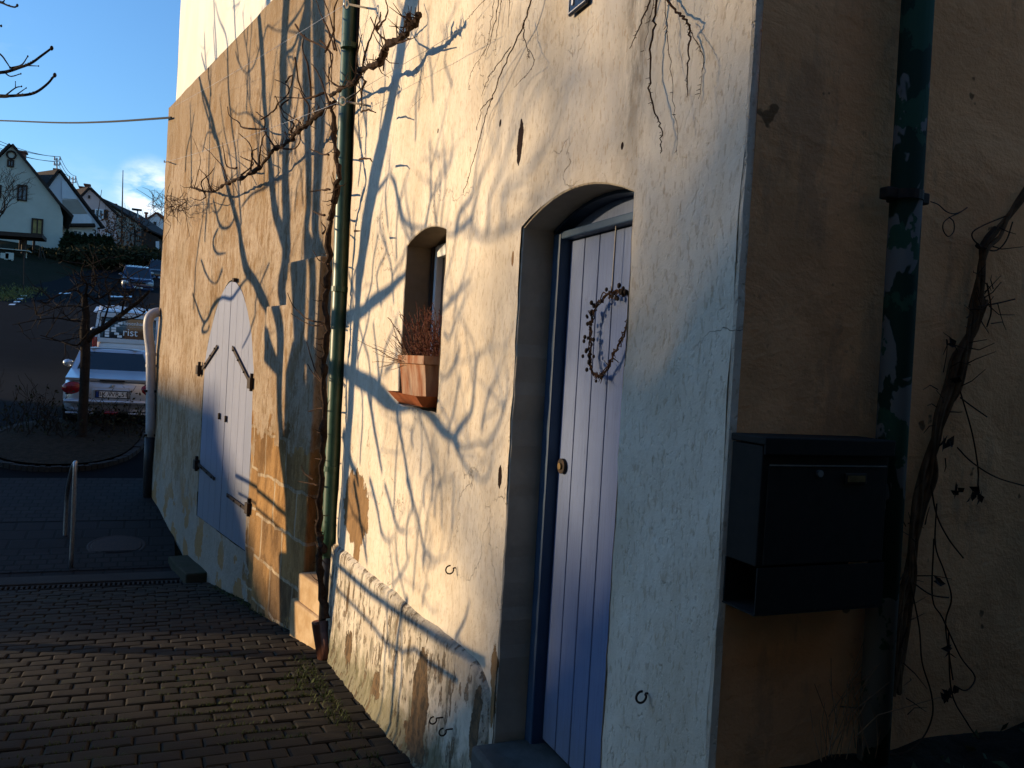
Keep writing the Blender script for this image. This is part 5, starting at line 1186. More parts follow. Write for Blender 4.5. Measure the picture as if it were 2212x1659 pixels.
def street_house(label, prof_, t, wallm, roofm, depth=9, win=()):
    """a house across the street seen end-on from the yard; prof_: roof outline as (y, height) where its shadow meets the white wall"""
    P_ = [wallpt(y, z + 1.5, t) for y, z in prof_]; zb = min(p.z for p in P_) - 5
    h = thing('street_house', label, 'house', tuple(P_[0]), 'houses across the road left of the picture')
    mb = MB(); lo = [Vector((P_[0].x, P_[0].y, zb)), Vector((P_[-1].x, P_[-1].y, zb))]; mb.prism([lo[0]] + [p - Vector((0, 0, .2)) for p in P_] + [lo[1]], Sh * depth); mb.build('wall', wallm, h)
    mb = MB()
    for a, c in zip(P_, P_[1:]):
        d = (c - a).normalized(); mb.prism([a - Sh * .4 - d * .02, c - Sh * .4 + d * .02, c - Sh * .4 + d * .02 - Vector((0, 0, .22)), a - Sh * .4 - d * .02 - Vector((0, 0, .22))], Sh * (depth + .8))
    rf = mb.build('roof', roofm, h); k = len(P_) // 2; mb = MB(); mb.box(P_[k] + Sh * depth * .6 + Vector((0, 0, .2)), (.6, .6, 1.2)); mb.build('chimney', MT['redtile'], rf)
    u = (P_[-1] - P_[0]); u.z = 0; L = u.length; u.normalize(); Rm = Matrix((u, Sh, Vector((0, 0, 1)))).transposed()
    for i in range(3):
        q = P_[0] + u * L * (i + 1) / 4; q.z = zb + 3.4; mb = MB(); mb.box(q - Sh * .03, (1.2, .12, 1.4), Rm); f = mb.build('window', MT['white'], h); mb = MB(); mb.box(q - Sh * .07, (1.0, .08, 1.2), Rm); mb.build('pane', MT['glass'], f)
street_house('low barn like house with hipped roof across the road', [(6.2, -2.85), (7.5, -2.35), (8.5, -1.95), (10.2, -.72), (17.5, -.72), (19, -2.3)], 60, MT['hbeige'], MT['redtile'])
street_house('white gabled street house across the road nearer the camera', [(4.8, -2.9), (4.25, -1.95), (3.05, -.93), (2.25, .10), (1.7, .66), (-2.6, 4.1), (-8.6, -1.2)], 64, MT['hwhite'], MT['redtile'])
simple_house('sky_blocking_house', 'tall unseen house added behind the viewer to block sky light', (1.0, -7.4, -.2), 9, 16, 6.5, 10, PI / 2, MT['hbeige'], MT['rooftile'], 4)  # unseen house, added to keep sky light off the ochre wall and ground
simple_house('sky_blocking_house', 'unseen house added left of the viewer to dim the yard', (-11.5, -3.0, -.2), 9, 12, 5.5, 9, PI / 2, MT['hbeige'], MT['rooftile'], 3)  # second unseen house, added to cut the sky light in the yard
# bare street tree whose fine twigs filter the light on the upper right of the white wall
def bare_tree(name, label, base, H, r, lev, seed, spread=.7, group=None, minr=.004, kids_=(3, 4), mat=None, trunk_f=.35):
    rr = random.Random(seed); t = thing(name, label, 'tree', base, group); base = Vector(base)
    mb = MB(); top = base + Vector((rr.gauss(0, .02) * H, rr.gauss(0, .02) * H, H * trunk_f)); mb.tube([base + Vector((0, 0, -.3)), base.lerp(top, .5) + Vector((rr.gauss(0, .01) * H, 0, 0)), top], [r, r * .85, r * .7], 8); mb.build('trunk', mat or MT['treebark'], t)
    mb = MB()
    for i in range(6):
        a = i * 2 * PI / 6 + rr.random(); grow(mb, top - Vector((0, 0, H * trunk_f * rr.uniform(0, .25))), Vector((math.cos(a) * .7, math.sin(a) * .7, rr.uniform(.5, 1.1))).normalized(), H * rr.uniform(.22, .3), r * .45, lev, rr, .2, spread, 5, kids_, minr)
    mb.build('crown', mat or MT['treebark'], t, recalc=False); return t
bt = wallpt(.3, 0, 42)
bare_tree('street_tree', 'bare street tree across the road with fine dense twigs', (bt.x, bt.y, 1.2), 9.5, .22, 4, 31, .75, None, .0105, (4, 4))

hd_ = thing('added_shade_hedge', 'unseen dark hedge added right of the viewer to shade the ochre wall', 'hedge', (3.4, .5, 0)); rh = random.Random(6)  # out of view, added to darken the lower part of the ochre wall
mb = MB(); mb.box((3.4, .5, .65), (3.2, .6, 1.55), bev=.08); mb.box((3.95, .28, 1.6), (2.3, .6, 2.0), bev=.2); mb.build('shade_hedge_core', MT['hedge'], hd_)
mb = MB()
for i in range(2600):
    q = Vector((rh.uniform(1.75, 5.05), rh.uniform(.12, .88), rh.uniform(-.1, 1.50))); q = q if rh.random() < .5 else Vector((rh.uniform(2.75, 5.15), rh.uniform(-.1, .68), rh.uniform(1.3, 2.7))); u = Vector((rh.gauss(0, 1), rh.gauss(0, 1), rh.gauss(0, 1))).normalized() * .04; w = u.cross(Vector((rh.gauss(0, 1), rh.gauss(0, 1), 1))).normalized() * .02; mb.add([q - u, q + w, q + u, q - w], [(0, 1, 2, 3)])
mb.build('leaves', MT['hedge'], hd_, recalc=False)

# ------------------------------------------------------------------ planter island, tree, dry shrubs, handrail, manhole
isl_px = [(-60, 970), (-10, 1000), (50, 1012), (110, 1015), (170, 1013), (230, 1004), (280, 985), (312, 950), (300, 925), (240, 912), (140, 910), (30, 925)]
ip = [onG(*p) for p in isl_px]
cI = sum(ip, Vector()) / len(ip)
isl = smooth_path(ip + [ip[0]], 5)[:-1]
mb = MB(); mb.add([cI + Vector((0, 0, .16))] + [p.lerp(cI, .06) + Vector((0, 0, .07)) for p in isl], [(0, i + 1, (i + 1) % len(isl) + 1) for i in range(len(isl))]); struct(mb.build('planting_bed', MT['soil']))
ki = thing('bed_kerb', 'rounded kerb of grey stones around the planting bed', 'kerb', tuple(cI))
mb = MB()
for a, c in zip(isl, isl[1:] + isl[:1]):
    L = (c - a).length; k = max(1, int(L / .22))
    for j in range(k):
        p, q2 = a.lerp(c, j / k), a.lerp(c, (j + .92) / k); mb.bar(p + Vector((0, 0, -.01)), q2 + Vector((0, 0, -.01)), .11, .13 + r2.uniform(-.02, .02))
mb.build('kerb_stones', MT['concrete'], ki)
pt_b = onG(178, 958)
def z2(x, y): return (x * .4374, 518.4 + y * .4374)
pt = thing('bed_tree', 'small dark bare tree with thick forked limb in the planting bed', 'tree', tuple(pt_b))
mb = MB(); Dt = (pt_b - EYE).dot(FW)
def tD(x, y, dd=0): return atD(*z2(x, y), Dt + dd)
mb.tube(smooth_path([pt_b + Vector((0, 0, -.1)), tD(405, 950), tD(415, 750), tD(422, 560), tD(418, 450), tD(425, 370), tD(415, 270)], 4), rad_path([.11, .085, .078, .082, .08, .065, .045], 25), 10)
mb.tube(smooth_path([tD(430, 500), tD(460, 460), tD(510, 435), tD(570, 390), tD(630, 345), tD(690, 300), tD(740, 250)], 4), rad_path([.06, .058, .05, .042, .032, .022], 25), 8)
mb.build('trunk', MT['treebark'], pt, smooth=True, recalc=False)
mb = MB(); r4 = random.Random(8)
for s_ in ([(418, 290), (380, 250), (330, 255), (250, 290), (180, 300)], [(420, 400), (370, 400), (270, 385), (180, 395), (60, 420)], [(425, 380), (400, 330), (300, 330), (180, 370)], [(418, 280), (430, 220), (400, 170), (420, 100)], [(425, 270), (480, 290), (540, 260), (600, 190), (660, 200)], [(420, 260), (500, 320), (560, 330), (640, 280)], [(500, 440), (540, 300), (520, 200), (560, 150)], [(600, 370), (620, 280), (680, 230)], [(410, 480), (380, 520), (300, 500), (200, 470)], [(415, 300), (460, 240), (480, 180)], [(560, 400), (680, 380), (740, 330)]):
    dd = r4.uniform(-.9, .9); pts = [tD(*p, dd * i / len(s_)) for i, p in enumerate(s_)]; pp = smooth_path(pts, 4); mb.tube(pp, rad_path([.022, .013, .006], len(pp)), 6)
    for k in range(9):
        q = pp[r4.randrange(3, len(pp))]; grow(mb, q, Vector((r4.gauss(0, 1), r4.gauss(0, 1), r4.gauss(.2, .7))).normalized(), r4.uniform(.25, .5), .01, 1, r4, .1, .7, 4, (2, 3), .004, 3)
mb.build('crown', MT['treebark'], pt, recalc=False)
for i, (px, py, h, lb) in enumerate(((60, 935, .9, 'dry dark shrub at the left end of the planting bed'), (120, 945, .8, 'dry dark shrub left of the bed tree trunk'), (230, 940, .7, 'low dry shrub right of the bed tree trunk'), (285, 940, .55, 'low dry shrub at the right end of the planting bed'))):
    p = onG(px, py); sh = thing('dry_shrub', lb, 'shrub', tuple(p), 'dry shrubs in the planting bed'); mb = MB()
    for k in range(26):
        grow(mb, p + Vector((r4.gauss(0, .3), r4.gauss(0, .3), .05)), Vector((r4.gauss(0, .5), r4.gauss(0, .5), 1)).normalized(), h * r4.uniform(.3, .6), .008, 2, r4, .1, .6, 4, (1, 2), .004, 3)
    mb.build('stems', MT['treebark'], sh, recalc=False); mb = MB()
    for k in range(160):
        q = p + Vector((r4.gauss(0, .4), r4.gauss(0, .4), abs(r4.gauss(.25, .25)))); u = Vector((r4.gauss(0, 1), r4.gauss(0, 1), r4.gauss(0, 1))).normalized() * .035; w = u.cross(Vector((r4.gauss(0, 1), r4.gauss(0, 1), 1))).normalized() * .02; mb.add([q - u, q + w, q + u, q - w], [(0, 1, 2, 3)])
    mb.build('leaves', MT['hedge'], sh, recalc=False)
# handrail beyond the drain
Yh = DRAIN_Y + .75
hr_ = thing('handrail', 'bent steel tube handrail standing beyond the drain channel', 'handrail', tuple(onY(148, 1220, Yh)))
mb = MB(); mb.tube(smooth_path([onY(153, 1230, Yh), onY(158, 1120, Yh), onY(162, 1010, Yh), onY(163, 1002, Yh + .06), onY(160, 1003, Yh + .22), onY(155, 1015, Yh + .45), onY(146, 1060, Yh + .9), onY(143, 1100, Yh + 1.0), onY(137, 1225, Yh + 1.0)], 4), .026, 10); mb.build('tube', MT['steel'], hr_, smooth=True)
mc = onG(252, 1180, -.03); mo = thing('manhole_cover', 'round dark manhole cover set in the paving beside the grey downpipe', 'manhole cover', tuple(mc))
mb = MB(); mb.lathe([(0, .006), (.29, .006), (.30, 0), (.33, .004), (.35, -.004)], mc, 28); mb.v = [(v[0], v[1], v[2] - mc.z + g(v[1]) - .028) for v in mb.v]; mb.build('lid', MT['iron'], mo)

# ------------------------------------------------------------------ cars (built at the origin pointing +y, then placed)
def rng_ring(w, yr, yf, r=.18, n=4):
    o = []
    for (cx, cy, a0) in ((w - r, yf - r, 0), (-w + r, yf - r, 90), (-w + r, yr + r, 180), (w - r, yr + r, 270)):
        for i in range(n + 1): a = math.radians(a0 + 90 * i / n); o.append((cx + r * math.cos(a), cy + r * math.sin(a)))
    return o
def loft_rings(mb, rings, cap=True):
    n = len(rings[0])
    b0 = [Vector(p) for r in rings for p in r]; fs = [(i * n + k, i * n + (k + 1) % n, (i + 1) * n + (k + 1) % n, (i + 1) * n + k) for i in range(len(rings) - 1) for k in range(n)]
    if cap: fs += [tuple(range(n)), tuple((len(rings) - 1) * n + k for k in range(n))]
    mb.add(b0, fs)
def wheel(par, x, y, r=.30, w=.2):
    s = 1 if x > 0 else -1; mb = MB(); pr = [(-w / 2, r * .62), (-w / 2, r * .93), (-w * .35, r), (w * .35, r), (w / 2, r * .93), (w / 2, r * .62)]
    n = 20; vs = []
    for (dx, rr) in pr:
        for k in range(n): a = 2 * PI * k / n; vs.append(Vector((x + dx, y + rr * math.cos(a), r + rr * math.sin(a))))
    mb.add(vs, [(i * n + k, i * n + (k + 1) % n, (i + 1) * n + (k + 1) % n, (i + 1) * n + k) for i in range(5) for k in range(n)]); t = mb.build('tyre', MT['rubber'], par, smooth=True)
    mb = MB(); mb.tube([(x + s * w * .2, y, r), (x + s * w * .42, y, r)], [r * .62, r * .55], 16); mb.build('rim', MT['steel'], t)
def make_car(name, label, paint, W, L, Hb, Hr, hood, deck, zb=.2, roofw=.56, gf=.0, gr=.0, rf0=.0, rf1=.0, van=False, group=None):
    c = thing(name, label, 'van' if van else 'car', (0, 0, 0), group); w = W / 2
    mb = MB(); R_ = []
    for (z, sx, sy, r) in ((zb, .86, .06, .2), (zb + .1, .96, .02, .25), (zb + .28, 1.0, .0, .28), (Hb - .16, .985, .02, .3), (Hb - .04, .94, .09, .3), (Hb, .86, .18, .3)):
        R_.append([(x, y, z) for x, y in rng_ring(w * sx, sy * .9, L - sy * (1.6 if not van else 1.2), r)])
    # slope the deck and bonnet
    loft_rings(mb, R_); mb.build('body', paint, c, smooth=True, sub=1)
    # glasshouse
    mb = MB(); y0, y1 = deck, L - hood; ra, rb = y0 + gr, y1 - gf
    base = [(x, y, Hb - .03) for x, y in rng_ring(w * .90, y0, y1, .16)]; eave = [(x, y, Hr - .07) for x, y in rng_ring(w * (roofw + .2), ra, rb, .16)]
    loft_rings(mb, [base, eave], False); mb.build('windows', MT['dglass'], c, smooth=False)
    mb = MB(); loft_rings(mb, [eave, [(x, y, Hr - .02) for x, y in rng_ring(w * (roofw + .15), ra + .06, rb - .08, .16)], [(x, y, Hr) for x, y in rng_ring(w * (roofw - .1), ra + .25, rb - .3, .16)]]); n5 = 5
    for k in (2, 7, 12, 17): mb.bar(Vector(base[k]) * 1.0 + Vector((0, 0, -.02)), Vector(eave[k]) + Vector((0, 0, .02)), .09, .07)
    for s in (-1, 1): 
        ym = lerp(ra, rb, .5); mb.bar((s * w * .905, ym + .05, Hb - .02), (s * w * (roofw + .205), ym, Hr - .06), .08, .03, up=(1, 0, 0))
    mb.build('roof', paint, c, smooth=False)
    for sx in (-1, 1):
        for yy in (L * .19, L * .81): wheel(c, sx * (w - .11), yy, .30)
    for s in (-1, 1):
        mb = MB(); mb.ball((s * (w + .02), L - hood - .45, Hb + .04), .1, 10, (1, .6, .75)); mb.bar((s * (w - .16), L - hood - .4, Hb - .04), (s * (w + .02), L - hood - .43, Hb + .03), .09, .07); mb.build('mirror', paint, c, smooth=True)
    mb = MB(); mb.box((0, L / 2, zb + .02), (W * .9, L * .86, .16)); mb.build('underbody', MT['black'], c)
    return c
def place(c, loc, rz, scale=1, tilt=0):
    c.location = loc; c.rotation_euler = (tilt, 0, rz)
def number_plate(c, y, z, txt, back=True, wv=.52):
    s = -1 if back else 1
    mb = MB(); mb.box((0, y, z), (wv + .03, .02, .14), bev=.005); p = mb.build('number_plate', MT['black'], c)
    mb = MB(); mb.box((0, y + s * .009, z), (wv, .01, .11)); mb.build('plate_face', MT['white'], p)
    mb = MB(); mb.box((s * wv / 2 * -1 * -1 + (-s) * .025 * -1 * -1 if False else -wv / 2 * (1 if back else -1) + (.025 if back else -.025), y + s * .0125, z), (.05, .008, .108)); mb.build('plate_band', MT['plateblue'], p)
    if txt: text_obj('plate_text', txt, MT['black'], .115, (.02 if back else -.02, y + s * .0155, z), (1, 0, 0) if back else (-1, 0, 0), (0, 0, 1), p, .001)
# silver coupe seen from behind
sc_ = make_car('silver_car', 'silver coupe parked in front of the white van, rear plate BK WR 51', MT['silver'], 1.67, 3.85, .93, 1.37, 1.15, .78, .22, .52, .85, .62)
w = 1.67 / 2
mb = MB()
mb.prism([(-w * .93, .06, .88), (w * .93, .06, .88), (w * .88, .95, .955), (-w * .88, .95, .955)], (0, 0, .045)); mb.build('boot_lid', MT['silver'], sc_, smooth=False)
for s in (-1, 1):
    mb = MB(); mb.ball((s * (w - .19), .075, .73), .17, 12, (1.1, .42, .72)); mb.build('tail_lamp', MT['red'], sc_, smooth=True)
mb = MB(); mb.box((0, -.015, .505), (W_ and 1.58, .10, .075), bev=.03); mb.build('bumper_strip', MT['silver'], sc_); mb = MB(); mb.box((-.52, -.005, .29), (.46, .08, .035), bev=.012); mb.box((.52, -.005, .29), (.46, .08, .035), bev=.012); mb.build('bumper_trim', MT['silver'], sc_)
mb = MB(); mb.box((0, .005, .30), (.24, .06, .06), bev=.02); mb.build('fog_lamp', MT['red'], sc_)
mb = MB(); mb.box((0, .055, .895), (.42, .05, .022)); mb.build('brake_light', MT['black'], sc_)
mb = MB(); mb.tube([(.0, .03, .82), (.0, .02, .785)], .03, 10); mb.bar((-.05, .02, .77), (.05, .02, .81), .012, .012); mb.build('boot_emblem', MT['steel'], sc_)
mb = MB(); mb.box((0, .03, .645), (.66, .05, .20), bev=.02); mb.build('plate_recess', MT['silver'], sc_)
number_plate(sc_, -.003, .645, 'BK WR 51')
for s in (-1, 1):
    mb = MB(); mb.ball((s * .36, 1.55, 1.06), .13, 8, (1, .6, 1.4)); mb.build('headrest', MT['black'], sc_, smooth=True)
pc = onY(240, 880, 17.3); gz = g(17.5)
slope = math.atan((g(20.5) - g(17.5)) / 3)
place(sc_, (pc.x, 17.3, gz - .03), math.radians(2), tilt=slope)
# white van
vn = make_car('white_van', 'white van with Krist lettering on its rear window', MT['vanwhite'], 1.80, 4.2, 1.02, 1.86, .75, .06, .26, .68, .75, .16, van=True)
mb = MB(); wv = .9
mb.prism([(-.74, .10, 1.06), (.74, .10, 1.06), (.68, .19, 1.62), (-.68, .19, 1.62)], (0, .02, .004)); rwin = mb.build('rear_window', MT['dglass'], vn)
mb = MB()
for (a, c) in (((-.83, .075, 1.0), (-.76, .215, 1.70)), ((.83, .075, 1.0), (.76, .215, 1.70))): mb.bar(a, c, .13, .10, up=(1, 0, 0))
mb.bar((-.78, .20, 1.70), (.78, .20, 1.70), .16, .12); mb.box((0, .075, .99), (1.66, .10, .12)); mb.build('tailgate_frame', MT['vanwhite'], vn)
nd = Vector((0, .09, .56)).normalized(); base_t = Vector((0, .085, 1.06))
def vt(x, h): return Vector((x, .085 + .09 * h / .56 - .012, 1.06 + h))
text_obj('lettering', 'Fliesenhandel', MT['white'], .15, vt(.20, .43), (1, 0, 0), nd, rwin, .001)
text_obj('lettering', 'rist', MT['white'], .30, vt(.05, .17), (1, 0, 0), nd, rwin, .001)
mb = MB(); mb.bar(vt(-.22, .33), vt(.7, .33), .012, .004); mb.build('lettering_line', MT['white'], rwin)
mb = MB()
for i in range(6):
    h = .05 + i * .075; mb.bar(vt(-.60, h), vt(-.49, h), .004, .062, up=nd)
    d = abs(i - 2.5) / 2.5; xa = -.46 + .20 * d; mb.bar(vt(xa - .02, h), vt(xa + .10, h), .004, .062, up=nd)
mb.build('logo', MT['white'], rwin)
for s in (-1, 1):
    mb = MB(); mb.box((s * .84, .03, .86), (.12, .06, .42), bev=.02); mb.build('tail_lamp', MT['red'], vn)
number_plate(vn, .0, .62, '')
mb = MB(); mb.box((0, 0, .42), (1.7, .12, .2), bev=.04); mb.build('bumper', MT['black'], vn)
pv_ = onY(277, 720, 26.5); place(vn, (pv_.x, 26.5, onY(277, 672, 26.7).z - 1.86), math.radians(3), tilt=math.atan((g(30) - g(26.5)) / 3.5) * .6)
# navy car coming down the street, black car behind it
bc = make_car('navy_car', 'dark blue hatchback facing down the street, white front plate', MT['carblue'], 1.68, 3.9, .92, 1.42, 1.1, .25, .2, .55, .75, .45)
for s in (-1, 1):
    mb = MB(); mb.ball((s * .60, 3.80, .68), .15, 10, (1.2, .5, .6)); mb.build('headlamp', MT['lens'], bc, smooth=True)
mb = MB(); mb.box((0, 3.86, .68), (.8, .06, .11), bev=.02); mb.build('grille', MT['black'], bc); number_plate(bc, 3.91, .45, '', False)
mb = MB(); mb.box((0, 3.84, .36), (1.6, .12, .14), bev=.04); mb.build('bumper', MT['carblue'], bc)
Yb = 51
pb = onY(289, 610, Yb); place(bc, (pb.x, Yb + 3.9, g(Yb + 2.5) - .1), math.radians(180 + 3), tilt=-math.atan((g(54) - g(51)) / 3))
kc = make_car('black_car', 'black car behind the navy hatchback, half hidden by the barn corner', MT['carblack'], 1.7, 4.1, .95, 1.45, 1.1, .3, .2, .55, .75, .45)
for s in (-1, 1):
    mb = MB(); mb.ball((s * .60, 4.0, .68), .15, 10, (1.2, .5, .6)); mb.build('headlamp', MT['lens'], kc, smooth=True)
number_plate(kc, 4.1, .45, '', False)
pk_ = onY(343, 585, 60); place(kc, (pk_.x, 64, g(62) - .1), math.radians(183), tilt=-math.atan((g(64) - g(61)) / 3))

# ------------------------------------------------------------------ far houses up the street
def h8(x, y): return (x * .2187, 293.8 + y * .2187)
def far_house(name, label, Y, gable, ext, wallm, roofm, roofs, wins=(), chim=(), base_z=None):
    """gable: zoom pixels of the gable wall outline; roofs: index pairs of outline edges carrying a roof slab; ext: extrusion to the back"""
    pts = [onY(*h8(*p), Y) for p in gable]; ext = Vector(ext)
    h = thing(name, label, 'house', tuple(pts[0])); mb = MB(); mb.prism(pts, ext); mb.build('wall', wallm, h)
    mb = MB()
    for (a, b2, ov) in roofs:
        p, q2 = onY(*h8(*a), Y), onY(*h8(*b2), Y); d = (q2 - p).normalized(); nn = d.cross(Vector((0, 1, 0))); nn = nn if nn.z > 0 else -nn
        p = p + Vector((0, -.25, 0)); q2 = q2 + d * ov + Vector((0, -.25, 0)); mb.prism([p, q2, q2 + nn * .16, p + nn * .16], ext + ext.normalized() * .9)
    rf = mb.build('roof', roofm, h)
    for (x0, y0, x1, y1, dy, hh) in chim:
        a, c = onY(*h8(x0, y1), Y + dy), onY(*h8(x1, y0), Y + dy); mb = MB(); mb.box(((a.x + c.x) / 2, Y + dy, (a.z + c.z) / 2 - .4), (abs(c.x - a.x), .7, abs(c.z - a.z) + .8)); mb.box(((a.x + c.x) / 2, Y + dy, max(a.z, c.z)), (abs(c.x - a.x) + .2, .9, .12)); mb.build('chimney', MT['redtile'], rf)
    for (x0, y0, x1, y1, fm) in wins:
        a, c = onY(*h8(x0, y1), Y), onY(*h8(x1, y0), Y); cx, cz, ww, hh = (a.x + c.x) / 2, (a.z + c.z) / 2, abs(c.x - a.x), abs(c.z - a.z)
        mb = MB(); bb = .10
        for (q2, d) in (((cx - ww / 2 + bb / 2, Y - .03, cz), (bb, .14, hh)), ((cx + ww / 2 - bb / 2, Y - .03, cz), (bb, .14, hh)), ((cx, Y - .03, cz - hh / 2 + bb / 2), (ww - 2 * bb, .14, bb)), ((cx, Y - .03, cz + hh / 2 - bb / 2), (ww - 2 * bb, .14, bb)), ((cx, Y - .02, cz), (.08, .1, hh - 2 * bb))): mb.box(q2, d)
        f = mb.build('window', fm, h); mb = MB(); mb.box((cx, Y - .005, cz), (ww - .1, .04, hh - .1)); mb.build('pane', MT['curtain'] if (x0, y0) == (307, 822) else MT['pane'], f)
    return h
h1 = far_house('gabled_house', 'grey green gabled house with curved eaves and round vent, nearest up the street', 70,
    [(-420, 1180), (613, 1150), (622, 800), (590, 690), (325, 352), (255, 262), (115, 100), (-25, 240), (-420, 760)], (-1.5, 12, 0), MT['hgrey'], MT['rooftile'],
    [((115, 92), (325, 345), 0), ((325, 345), (590, 680), 0), ((590, 680), (705, 795), .1), ((115, 92), (-60, 262), 0), ((-60, 262), (-440, 770), .4)],
    [(70, 240, 142, 303, MT['dkwood']), (168, 490, 275, 635, MT['dkwood']), (307, 822, 430, 970, MT['dkwood']), (-70, 485, 18, 605, MT['dkwood'])], [(210, 168, 256, 262, 3, 1)])
q = onY(*h8(112, 187), 69.93); mb = MB(); mb.tube([q + Vector((math.cos(a) * .27, 0, math.sin(a) * .27)) for a in [2 * PI * i / 20 for i in range(21)]], .07, 6); mb.build('round_vent', MT['dkwood'], h1)
q0, q1 = onY(*h8(307, 985), 69.9), onY(*h8(430, 985), 69.9); mb = MB(); mb.bar(q0, q1, .25, .25); mb.build('window_box', MT['dkwood'], h1)
Y2 = 78
h2 = far_house('balcony_house', 'white gabled house with balcony and dark roof beside the grey house', Y2,
    [(612, 1150), (960, 1130), (960, 905), (1000, 900), (592, 360), (420, 590), (420, 1150)], (-4.8, 7, 0), MT['hwhite'], MT['rooftile'],
    [((592, 345), (1010, 900), .2), ((592, 345), (400, 610), .1)], [(715, 935, 820, 1000, MT['white'])], [(540, 340, 585, 372, 3, 1)])
def rectY(name, mat, Y, x0, y0, x1, y1, par, th=.1):
    a, b2, c, d = (onY(*h8(*p), Y) for p in ((x0, y1), (x1, y1), (x1, y0), (x0, y0))); mb = MB(); mb.prism([a, b2, c, d], (0, th, 0)); return mb.build(name, mat, par)
def polyY(name, mat, Y, pts, par, th=.1):
    mb = MB(); mb.prism([onY(*h8(*p), Y) for p in pts], (0, th, 0)); return mb.build(name, mat, par)
polyY('balcony_recess', MT['hbeige'], Y2 - .06, [(616, 632), (770, 632), (862, 765), (640, 770), (616, 740)], h2, .05)
bal = MB()
for i in range(26):
    x0 = lerp(640, 905, i / 26); x1 = lerp(640, 905, (i + .86) / 26); yt0 = 772 + (0 if x0 < 862 else (x0 - 862) * 1.25); bal.prism([onY(*h8(*p), Y2 - .9) for p in ((x0, 858 + i * .8), (x1, 858 + i * .8), (x1, yt0), (x0, yt0))], (0, .06, 0))
bo = bal.build('balcony_rail', MT['white'], h2)
rectY('balcony_slab', MT['dkwood'], Y2 - 1.0, 628, 862, 935, 885, h2, 1.0)
text_obj('wall_number', '3', MT['dkwood'], .9, onY(*h8(932, 965), Y2 - .03), (1, 0, 0), (0, 0, 1), h2, .01)
polyY('gable_boards', MT['vanwhite'], Y2 - .08, [(612, 440), (655, 452), (762, 612), (755, 624), (612, 618)], h2, .06)
Y3 = 92
h3 = far_house('pink_house', 'pink gabled house with dark shutters and two capped chimneys', Y3,
    [(760, 1130), (1150, 1130), (1150, 775), (890, 525), (760, 655)], (-5, 9, 0), MT['hpink'], MT['rooftile'], [((890, 518), (1150, 770), .5), ((890, 518), (750, 660), .4)],
    [(870, 588, 893, 616, MT['dkwood']), (935, 730, 1025, 822, MT['white']), (1040, 960, 1090, 1010, MT['white'])], [(838, 488, 886, 530, 2, 1), (788, 512, 832, 555, 3, 1)])
for (x0, x1) in ((888, 930), (1028, 1068)): rectY('shutter', MT['dkwood'], Y3 - .12, x0, 727, x1, 825, h3)
Y3b = 97
h3b = far_house('long_roof_house', 'beige house with long low roof slope behind the pink house', Y3b,
    [(1010, 1130), (1400, 1110), (1400, 895), (1015, 645)], (3, 8, 0), MT['hbeige'], MT['rooftile'], [((1010, 632), (1405, 890), 1.5)], [(1330, 985, 1385, 1040, MT['dkwood'])], [(1105, 680, 1150, 716, 2, 1)])
gar = far_house('carport', 'dark open carport with sloping roof at the end of the street', 95, [(1395, 1120), (1560, 1120), (1560, 1000), (1395, 930)], (1, 6, 0), MT['dkwood'], MT['rooftile'], [((1390, 900), (1590, 992), .2)], [])
rectY('wall_panel', MT['hwhite'], 94.9, 1538, 1040, 1572, 1118, gar)
h4 = far_house('distant_house', 'small distant white house with red brown roof beyond the carport', 120, [(1395, 1010), (1640, 1010), (1640, 850), (1548, 768), (1395, 878)], (2, 8, 0), MT['hwhite'], MT['redtile'], [((1548, 760), (1372, 882), .1), ((1548, 760), (1650, 850), .3)], [(1515, 850, 1545, 890, MT['dkwood'])], [(1430, 762, 1457, 830, 3, 1)])
# roof masts with insulators, aerials, wires
def mast(label, Y, x, y0, y1, bars):
    t = thing('utility_mast', label, 'mast', tuple(onY(*h8(x, y1), Y)), 'roof masts of the power line'); mb = MB(); a, c = onY(*h8(x, y1 + 20), Y), onY(*h8(x, y0), Y); mb.tube([a, c], .06, 8); mb.build('pole', MT['greypipe'], t)
    ends = []
    for (bx0, bx1, by) in bars:
        p, q2 = onY(*h8(bx0, by), Y), onY(*h8(bx1, by), Y); mb = MB(); mb.tube([p, q2], .035, 6)
        for e in (p, q2): mb.tube([e, e + Vector((0, 0, .3))], [.07, .05], 8); ends.append(e + Vector((0, 0, .3)))
        mb.build('crossarm', MT['greypipe'], t)
    return ends
ea = mast('roof mast with two crossarms above the balcony house', 82, 562, 215, 345, ((538, 592, 238), (536, 590, 288)))
eb = mast('roof mast with two crossarms behind the balcony house', 95, 720, 402, 520, ((686, 747, 425), (686, 747, 460)))
def line(a, c, sag, label, r=.03):
    pts = [a.lerp(c, t / 12) + Vector((0, 0, -sag * 4 * (t / 12) * (1 - t / 12))) for t in range(13)]; mb = MB(); mb.tube(pts, r, 5); tag(mb.build('power_line', MT['wire']), label, 'cable', 'power lines between the roof masts')
for i, (p, sg) in enumerate((((-200, -45), .3), ((-200, 5), .3), ((-200, 30), .3), ((-200, 60), .3))): line(onY(*h8(*p), 68), ea[i], sg, 'thin power line from the left picture edge to the nearer roof mast', .022)
for i in range(4): line(ea[i], eb[i], .4, 'thin power line between the two roof masts', .022)
for i in (1, 3): line(eb[i], onY(*h8(800, 520), 100), .2, 'thin power line running down from the farther roof mast', .022)
def pole(label, Y, pts, r, cat='aerial', nm='aerial_pole'):
    mb = MB(); mb.tube([onY(*h8(*p), Y) for p in pts], r, 6); return tag(mb.build(nm, MT['concrete']), label, cat)
pole('tall thin flagpole like aerial rising beside the pink house', 86, [(1200, 1100), (1207, 740), (1215, 338)], [.10, .07, .035])
